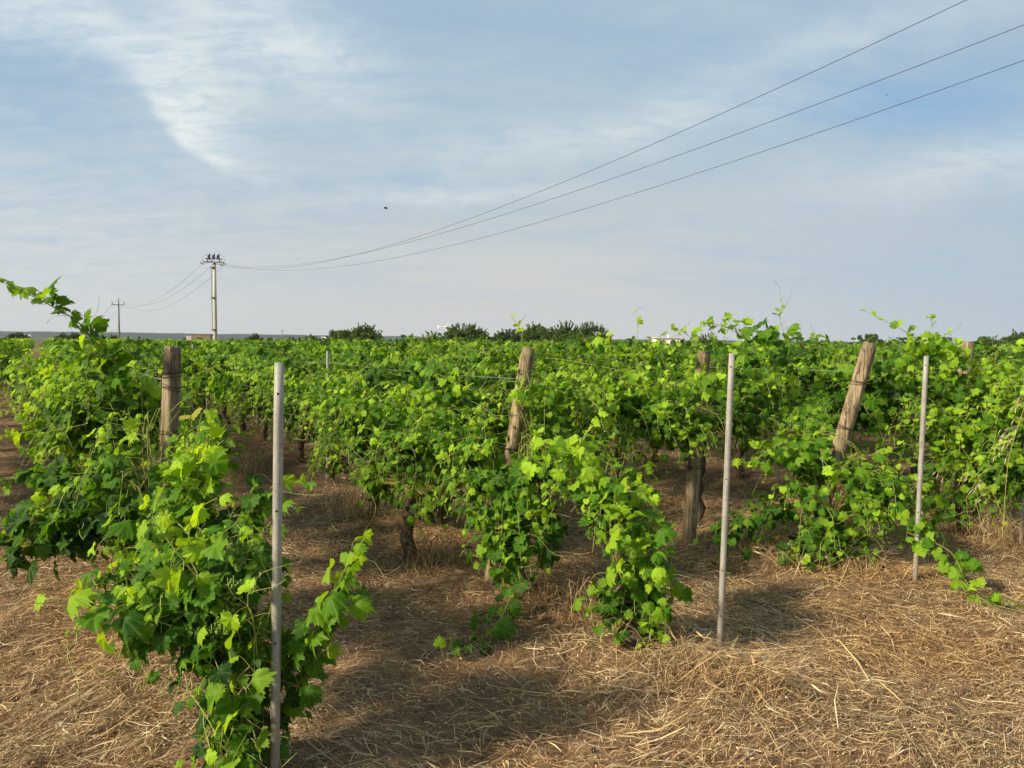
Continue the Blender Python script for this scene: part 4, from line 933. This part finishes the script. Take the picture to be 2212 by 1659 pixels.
# houses on the far hillside
for i, (hx_, hy_, wd) in enumerate([(60, 722, 9), (465, 727, 7), (700, 733, 7), (985, 729, 8)]):
    Yb = 2290; c = at(hx_, 733, Yb); e = empty('distant_house', (c[0], Yb, 0), ['tiny white houses block at the foot of the far hills, far left', 'tiny white house left of the stone hut at the foot of the far hills', 'tiny white house on the far plain behind the vines left of the trees', 'tiny white house by the turbine at the foot of the hills'][i], 'house', 'far houses')
    boxpart(e, 'wall', (c[0], Yb, 3.5 + 2), (wd, 5, 5.5), M['white']); boxpart(e, 'roof', (c[0], Yb, 11.3), (wd + .4, 5.4, .3), M['palewall'])

# ------------------------------------------------------------------ trees on the horizon
def tree(label, pxc, Yd, wid, top_px, seed, spiky=0.0, tint=.3, cat='tree', name='bushy_tree'):
    rng = np.random.default_rng(seed); b_ = at(pxc, top_px, Yd); H = b_[2] * (1.14 if spiky <= .25 else 1.06); root = empty(name, (b_[0], Yd, 0), label, cat, 'trees on the horizon')
    hw = wid * 1.2 / 1662 * Yd / 2; tk = MB(); base = np.array([b_[0], Yd, 0.0])
    tk.tube([base - (0, 0, .3), base + (rng.normal(0, .06), 0, H * .2), base + (rng.normal(0, .1), 0, H * .42)], [.17, .13, .11], 8)
    lv = MB(); ncl = int(26 + hw * 12)
    Ps, Ts, Ns, Ss, Tn = [], [], [], [], []
    for i in range(ncl):
        d = rng.standard_normal(3); d /= np.linalg.norm(d); rr_ = rng.random() ** .4
        prof = 1 - 0.25 * abs(rng.normal())
        c = base + np.array([d[0] * hw * .86 * rr_, d[1] * min(hw, 2.0) * .8 * rr_, H * .52 + d[2] * H * .40 * rr_ * prof])
        if i % 4 == 0: tk.tube([base + (0, 0, H * .3), (base + (0, 0, H * .3) + c) / 2 + rng.normal(0, .1, 3), c], [.08, .05, .02], 5)
        r_ = rng.uniform(.28, .55) * min(1.2, max(.6, hw / 2.2)); m_ = int(95 * (r_ / .4) ** 2)
        g_ = rng.standard_normal((m_, 3)); g_ /= np.linalg.norm(g_, axis=1)[:, None]; g_ *= (rng.random(m_) ** .4 * r_)[:, None]
        Ps.append(c + g_); Ns.append(g_ / r_ + np.array([0, 0, .5]) + rng.normal(0, .5, (m_, 3))); Ts.append(rng.standard_normal((m_, 3)) + np.array([0, 0, -.3])); Ss.append(rng.uniform(.14, .26, m_)); Tn.append(np.clip(tint + .25 * (c[2] / H - .6) + rng.normal(0, .1, m_), 0, 1))
    for i in range(int(spiky * (18 + hw * 9))):
        x_ = rng.uniform(-1, 1); s0_ = base + np.array([x_ * hw * .8, rng.uniform(-.5, .5), H * (.80 - .35 * x_ * x_)]); d = np.array([x_ * .9 + rng.normal(0, .25), rng.normal(0, .2), 1.0]); d /= np.linalg.norm(d); L = rng.uniform(.45, .95) * H * .32
        m_ = 34; f = rng.random(m_); Ps.append(s0_ + d * (f * L)[:, None] + rng.normal(0, .05, (m_, 3))); Ts.append(d + rng.normal(0, .6, (m_, 3))); Ns.append(rng.standard_normal((m_, 3))); Ss.append(rng.uniform(.10, .19, m_)); Tn.append(np.full(m_, tint + .05)); tk.tube([s0_, s0_ + d * L], [.025, .01], 4)
    put_leaves(lv, np.vstack(Ps), np.vstack(Ts), np.vstack(Ns), np.concatenate(Ss), np.concatenate(Tn), 2, rng)
    build('crown', lv, M['treeleaf'], root); build('trunk', tk, M['treebark'], root)
trees = [('wide dark bushy tree, left lobe of the leftmost horizon group', 740, 98, 62, 712, .0, .35), ('dark spiky-topped tree, highest of the leftmost horizon group', 787, 98, 74, 706, .8, .35),
         ('low dark bush right of the leftmost horizon group', 886, 100, 46, 727, .1, .3), ('small round yellow-green bush left of the wind turbine', 930, 95, 46, 718, .4, .65),
         ('spiky fan-shaped tree right of the wind turbine', 1006, 96, 92, 704, 1.1, .3), ('low dark hedge-like bush between two spiky trees', 1062, 98, 74, 728, .1, .2),
         ('spiky dark tree left of the leaning post top', 1098, 96, 60, 714, 1., .2), ('rounded spiky tree right of the leaning post top', 1160, 95, 76, 706, .9, .3),
         ('pair-like tall spiky tree, highest of the central group', 1222, 92, 66, 702, 1.2, .35), ('wide spiky tree at the right end of the central group', 1278, 92, 70, 704, 1.2, .25),
         ('faint low tree behind the arching vine shoots', 1478 + 50, 110, 36, 722, .6, .3), ('dull brown-green bush behind the low white building', 1655, 105, 58, 728, .4, .25), 
         ('round dark tree alone beyond the tilted post', 1879, 105, 50, 720, 0, .12), ('low pale bush right of the lone round tree', 1935, 110, 44, 738, .1, .5),
         ('round dark tree directly left of the rightmost wooden post', 2060 - 30, 105, 50, 724, 0, .2), ('flat wide tree right of the rightmost wooden post', 2136, 108, 66, 731, .1, .35), ('dark tree cut by the right edge', 2200, 100, 66, 722, .1, .2),
         ('small dark bush at the far left below the climbing shoot', 150, 125, 60, 722, .1, .1), ('small dark tree at the left edge', 40, 140, 50, 722, .2, .15), ('tiny dark tree left of the second utility pole', 245, 130, 34, 728, .2, .1),
         ('tiny palm-like tuft on the horizon right of the hut', 549, 135, 30, 724, .8, .2), ('tiny bush on the horizon left of the leftmost big tree', 672, 130, 40, 727, .2, .2)]
for i, (lab, x_, Yd, wd, ty, spk, tn) in enumerate(trees): tree(lab, x_, Yd, wd, ty, 500 + i, spk, tn)

# ------------------------------------------------------------------ straw, stones, dry grass, oats
rng = np.random.default_rng(21)
def straws(n, y0, y1, width, lmin, lmax, lift=0.018, pw=1.0):
    y = (y0 + (y1 - y0) * rng.random(n) ** pw); x = y * rng.uniform(-.95, .95, n) + rng.uniform(-.8, .8, n)
    dens = vnoise(x * .9, y * .9) + .6 * vnoise(x * 2.7 + 3, y * 2.7) + 0.13 * np.clip(x - .3, -2.2, 3)
    keep = rng.random(n) < np.clip(0.70 + dens * 1.5, .32, 1); x, y = x[keep], y[keep]; n = len(x)
    L = rng.uniform(lmin, lmax, n) * rng.uniform(.4, 1, n)
    main = 0.5 + 3.0 * vnoise(x * .45 + 7, y * .45); ang = main + rng.normal(0, .85, n); cur = rng.normal(0, .35, n)
    pts = []
    for f in (-.5, 0., .5):
        a_ = ang + cur * f; px_ = x + np.cos(a_) * L * f; py_ = y + np.sin(a_) * L * f
        pts.append(np.stack([px_, py_, gh(px_, py_)], 1))
    lf = np.abs(rng.normal(0, lift, n)) + .003; tilt = rng.normal(0, .18, n) * L
    pts[0][:, 2] += np.maximum(lf - tilt * .5, .002); pts[1][:, 2] += lf + .006; pts[2][:, 2] += np.maximum(lf + tilt * .5, .002)
    wv = np.stack([-np.sin(ang), np.cos(ang), rng.normal(0, .5, n)], 1) * (width * rng.uniform(.5, 1.3, n) * np.maximum(1, y / 6.5))[:, None] * .5
    V = np.stack([pts[0] - wv * .6, pts[0] + wv * .6, pts[1] - wv, pts[1] + wv, pts[2] - wv * .5, pts[2] + wv * .5], 1)
    T = np.array([(0, 1, 3), (0, 3, 2), (2, 3, 5), (2, 5, 4)])[None] + (np.arange(n) * 6)[:, None, None]
    return V.reshape(-1, 3), T.reshape(-1, 3)
mb = MB(); mb.add(*straws(260000, 2.0, 8.5, .0025, .04, .20, pw=.75)); mb.add(*straws(120000, 7, 26, .0030, .07, .28, pw=.7)); mb.add(*straws(120000, 2.0, 7.5, .0045, .008, .035, .012, pw=.7)); mb.add(*straws(7500, 2.0, 9, .0032, .2, .5, .035))
tag(build('straw_litter', mb, M['straw']), 'cut dry straw strewn over the brown soil', 'straw', kind='stuff')
mb = MB(); ico = MB(); ico.ball((0, 0, 0), 1, 6, 4); IV, IT = ico.V[0], ico.T[0]
n = 3600; y = 2.0 + 10 * rng.random(n) ** 1.2; x = y * rng.uniform(-.72, .72, n); s_ = np.exp(rng.normal(-5.45, .5, n)); s_ = np.clip(s_, .002, .017)
for i in range(n):
    V = IV * (1 + rng.normal(0, .27, IV.shape)) * (s_[i] * rng.uniform(.7, 1.4), s_[i] * rng.uniform(.7, 1.4), s_[i] * .6)
    mb.add(V + (x[i], y[i], gh(x[i], y[i]) + s_[i] * .2), IT)
tag(build('pebbles', mb, M['stone']), 'small pale limestone pebbles scattered in the soil', 'pebbles', kind='stuff')

mb = MB(); n = 2400; y = 2.0 + 9 * rng.random(n) ** 1.1; x = y * rng.uniform(-.72, .72, n); s_ = np.clip(np.exp(rng.normal(-4.75, .5, n)), .004, .038)
for i in range(n):
    V = IV * (1 + rng.normal(0, .24, IV.shape)) * (s_[i] * rng.uniform(.7, 1.4), s_[i] * rng.uniform(.7, 1.4), s_[i] * .7)
    mb.add(V + (x[i], y[i], gh(x[i], y[i]) + s_[i] * .15), IT)
tag(build('soil_clods', mb, M['soil']), 'small crumbly clods of brown soil between the straw', 'soil clods', kind='stuff')

def tuft(label, x, y, n, h, spread, lean, seed, name='dry_grass_tuft', ears=0.0, m_='straw'):
    rng = np.random.default_rng(seed); z0 = float(gh(x, y)); mb = MB()
    for i in range(n):
        bx, by = x + rng.normal(0, spread * .5), y + rng.normal(0, spread * .5); a_ = rng.random() * 6.28; H = h * rng.uniform(.4, 1.1); ln = rng.uniform(.2, 1.1) * H
        d = np.array([math.cos(a_) * ln + lean[0] * H, math.sin(a_) * ln + lean[1] * H, 0]); bz = float(gh(bx, by)) - .01
        P = [np.array([bx, by, bz]), np.array([bx, by, bz]) + d * .3 + (0, 0, H * .55), np.array([bx, by, bz]) + d * .75 + (0, 0, H * .85), np.array([bx, by, bz]) + d * 1.1 + (0, 0, H * rng.uniform(.6, .95))]
        mb.tube(P, [.0016, .0014, .0011, .0006], 3, cap=False)
        if rng.random() < ears:
            u_ = P[3] - P[2]; u_ /= np.linalg.norm(u_); mb.tube([P[3], P[3] + u_ * .025, P[3] + u_ * .06], [.002, .005, .001], 5)
            for q in range(8): mb.tube([P[3] + u_ * .02, P[3] + u_ * .11 + rng.normal(0, .018, 3)], .0004, 3, cap=False)
    return tag(build(name, mb, M[m_], loc=(x, y, z0)), label, 'grass tuft', 'dry grass tufts')
for i, (tx, ty, n, h, sp_, ln, lab) in enumerate([
    (1480, 1480, 300, .18, .22, (.45, -.1), 'thick bleached grass tuft around the foot of the second grey stake'),
    (1610, 1500, 300, .15, .22, (.5, -.1), 'matted golden grass right in front of the second grey stake'),
    (1390, 1400, 60, .34, .12, (-.2, -.1), 'dry stalks rising round the foot of the narrow vine'),
    (1240, 1330, 120, .30, .22, (-.1, -.1), 'brown dry stalks between the middle post vine and the narrow vine'),
    (1150, 1310, 60, .22, .18, (-.1, 0), 'short dry stalks under the hanging leafy column'),
    (930, 1215, 130, .34, .22, (0, 0), 'dead grass clump under the second-row vines, left of the middle post'),
    (760, 1110, 180, .38, .35, (-.1, 0), 'tall dead grass clump in the corridor behind the nearest stake'),
    (560, 1020, 160, .45, .28, (0, 0), 'dry grass clump under the vines between leftmost post and nearest stake'),
    (2120, 1165, 130, .30, .35, (.2, -.1), 'dry grass tuft at the foot of the rightmost bush'),
    (2190, 1180, 120, .40, .30, (0, 0), 'straw-coloured grass tuft at the right edge'),
    (1850, 1240, 170, .18, .26, (.2, -.1), 'flattened dry grass in front of the round bush'),
    (560, 1650, 50, .22, .10, (0, -.1), 'few dry blades at the foot of the foreground vine'),
    (1700, 1235, 110, .2, .18, (-.1, 0), 'dry stalks left of the round bush base')]):
    b_ = ground_at(tx, ty); tuft(lab, b_[0], b_[1], n, h, sp_, ln, 700 + i, ears=.12)
for i, (tx, ty, lab) in enumerate([(372, 1620, 'small green weed on the soil at the lower left'), (1640, 1590 - 20, 'sparse green weed blades in the straw')]):
    if i: continue
    b_ = ground_at(tx, ty); rngw = np.random.default_rng(60 + i); mb = MB()
    for q in range(16):
        a_ = rngw.random() * 6.28; L = rngw.uniform(.04, .10); e = np.array([math.cos(a_) * L * .6, math.sin(a_) * L * .6, L]); w2 = np.array([-math.sin(a_), math.cos(a_), 0]) * .007; p0 = b_ + (0, 0, .0)
        mb.add([p0, p0 + e * .5 - w2, p0 + e * .5 + w2, p0 + e], [(0, 1, 2), (1, 3, 2)])
    tag(build('weed', mb, M['weed'], loc=b_), lab, 'weed')
# wild oats at the right edge
def oat(label, pts, Y_, seed, n):
    rng = np.random.default_rng(seed); P, L = smooth_path(px(*[(a_, c_, Y_) for a_, c_ in pts]), .03); root = empty('wild_oat', P[0], label, 'wild oat', 'wild oat stalks'); st = MB(); st.tube(P, .0018, 4); build('stalk', st, M['straw'], root)
    k = int(len(P) * .45); sp2 = MB()
    for i in range(n):
        q = P[rng.integers(k, len(P))]; e = q + np.array([rng.normal(-.06, .03), rng.normal(0, .03), rng.normal(-.03, .02)]); sp2.tube([q, (q + e) / 2 + (0, 0, .01), e], .0006, 3, cap=False)
        d = np.array([-.5, 0, -.75]) + rng.normal(0, .2, 3); d /= np.linalg.norm(d); sp2.tube([e, e + d * .01, e + d * .022, e + d * .038], [.001, .0028, .0024, .0005], 5)
    build('spikelet_cluster', sp2, M['oat'], root)
oat('tall wild oat stalk with pale hanging spikelets at the right edge', [(2165, 1160), (2178, 1000), (2200, 920), (2212, 880), (2216, 840)], 4.9, 1, 24)
oat('bent wild oat stalk with a row of white spikelets drooping left before the right bush', [(2175, 1150), (2150, 1075), (2110, 1030), (2070, 1012), (2040, 1010)], 5.6, 2, 18)

# insects or birds in the sky
for i, (bx, by, Yd, sc, lab) in enumerate([(832, 450, 30, .8, 'dark bird gliding below the clouds, left of centre'), (1915, 205, 45, .5, 'tiny dark bird high at the upper right between the cables')]):
    c = at(bx, by, Yd); root = empty('bird', c, lab, 'bird', 'flying birds'); mb = MB(); mb.tube([c + np.array([-.07, 0, .01]) * sc, c, c + np.array([.09, 0, -.01]) * sc, c + np.array([.15, 0, 0]) * sc], [.012 * sc, .028 * sc, .018 * sc, .006 * sc], 7); build('body', mb, M['bird'], root, smooth=True)
    for s_ in (-1, 1):
        wbm = MB(); r_, m2, t2 = c + np.array([.0, 0, .01]) * sc, c + np.array([.03, s_ * .09, .05]) * sc, c + np.array([.10, s_ * .20, .03]) * sc; dv = np.array([.055, 0, 0]) * sc; th = np.array([0, 0, .006]) * sc
        wbm.add([r_ - dv, r_ + dv, m2 - dv, m2 + dv, t2, r_ - dv + th, r_ + dv + th, m2 - dv + th, m2 + dv + th], [(0, 1, 3), (0, 3, 2), (2, 3, 4), (5, 8, 6), (5, 7, 8), (7, 4, 8), (0, 2, 7), (0, 7, 5), (1, 6, 8), (1, 8, 3)]); build('wing', wbm, M['bird'], root)

# ------------------------------------------------------------------ air
HZ_D = 0.00010
me = MB(); me.box((0, 1500, 24), (4200, 2900, 26)); hz, ht = newmat('haze')
pv = ht.node('ShaderNodeVolumePrincipled'); pv.inputs['Density'].default_value = HZ_D; pv.inputs['Color'].default_value = (0.72, 0.80, 0.90, 1); ht.l.new(pv.outputs[0], ht.out.inputs['Volume'])
tag(build('haze', me, hz), 'thin bluish evening haze over the plain', 'haze', kind='stuff')

for o in bpy.data.objects:
    if '_o' in o: del o['_o']
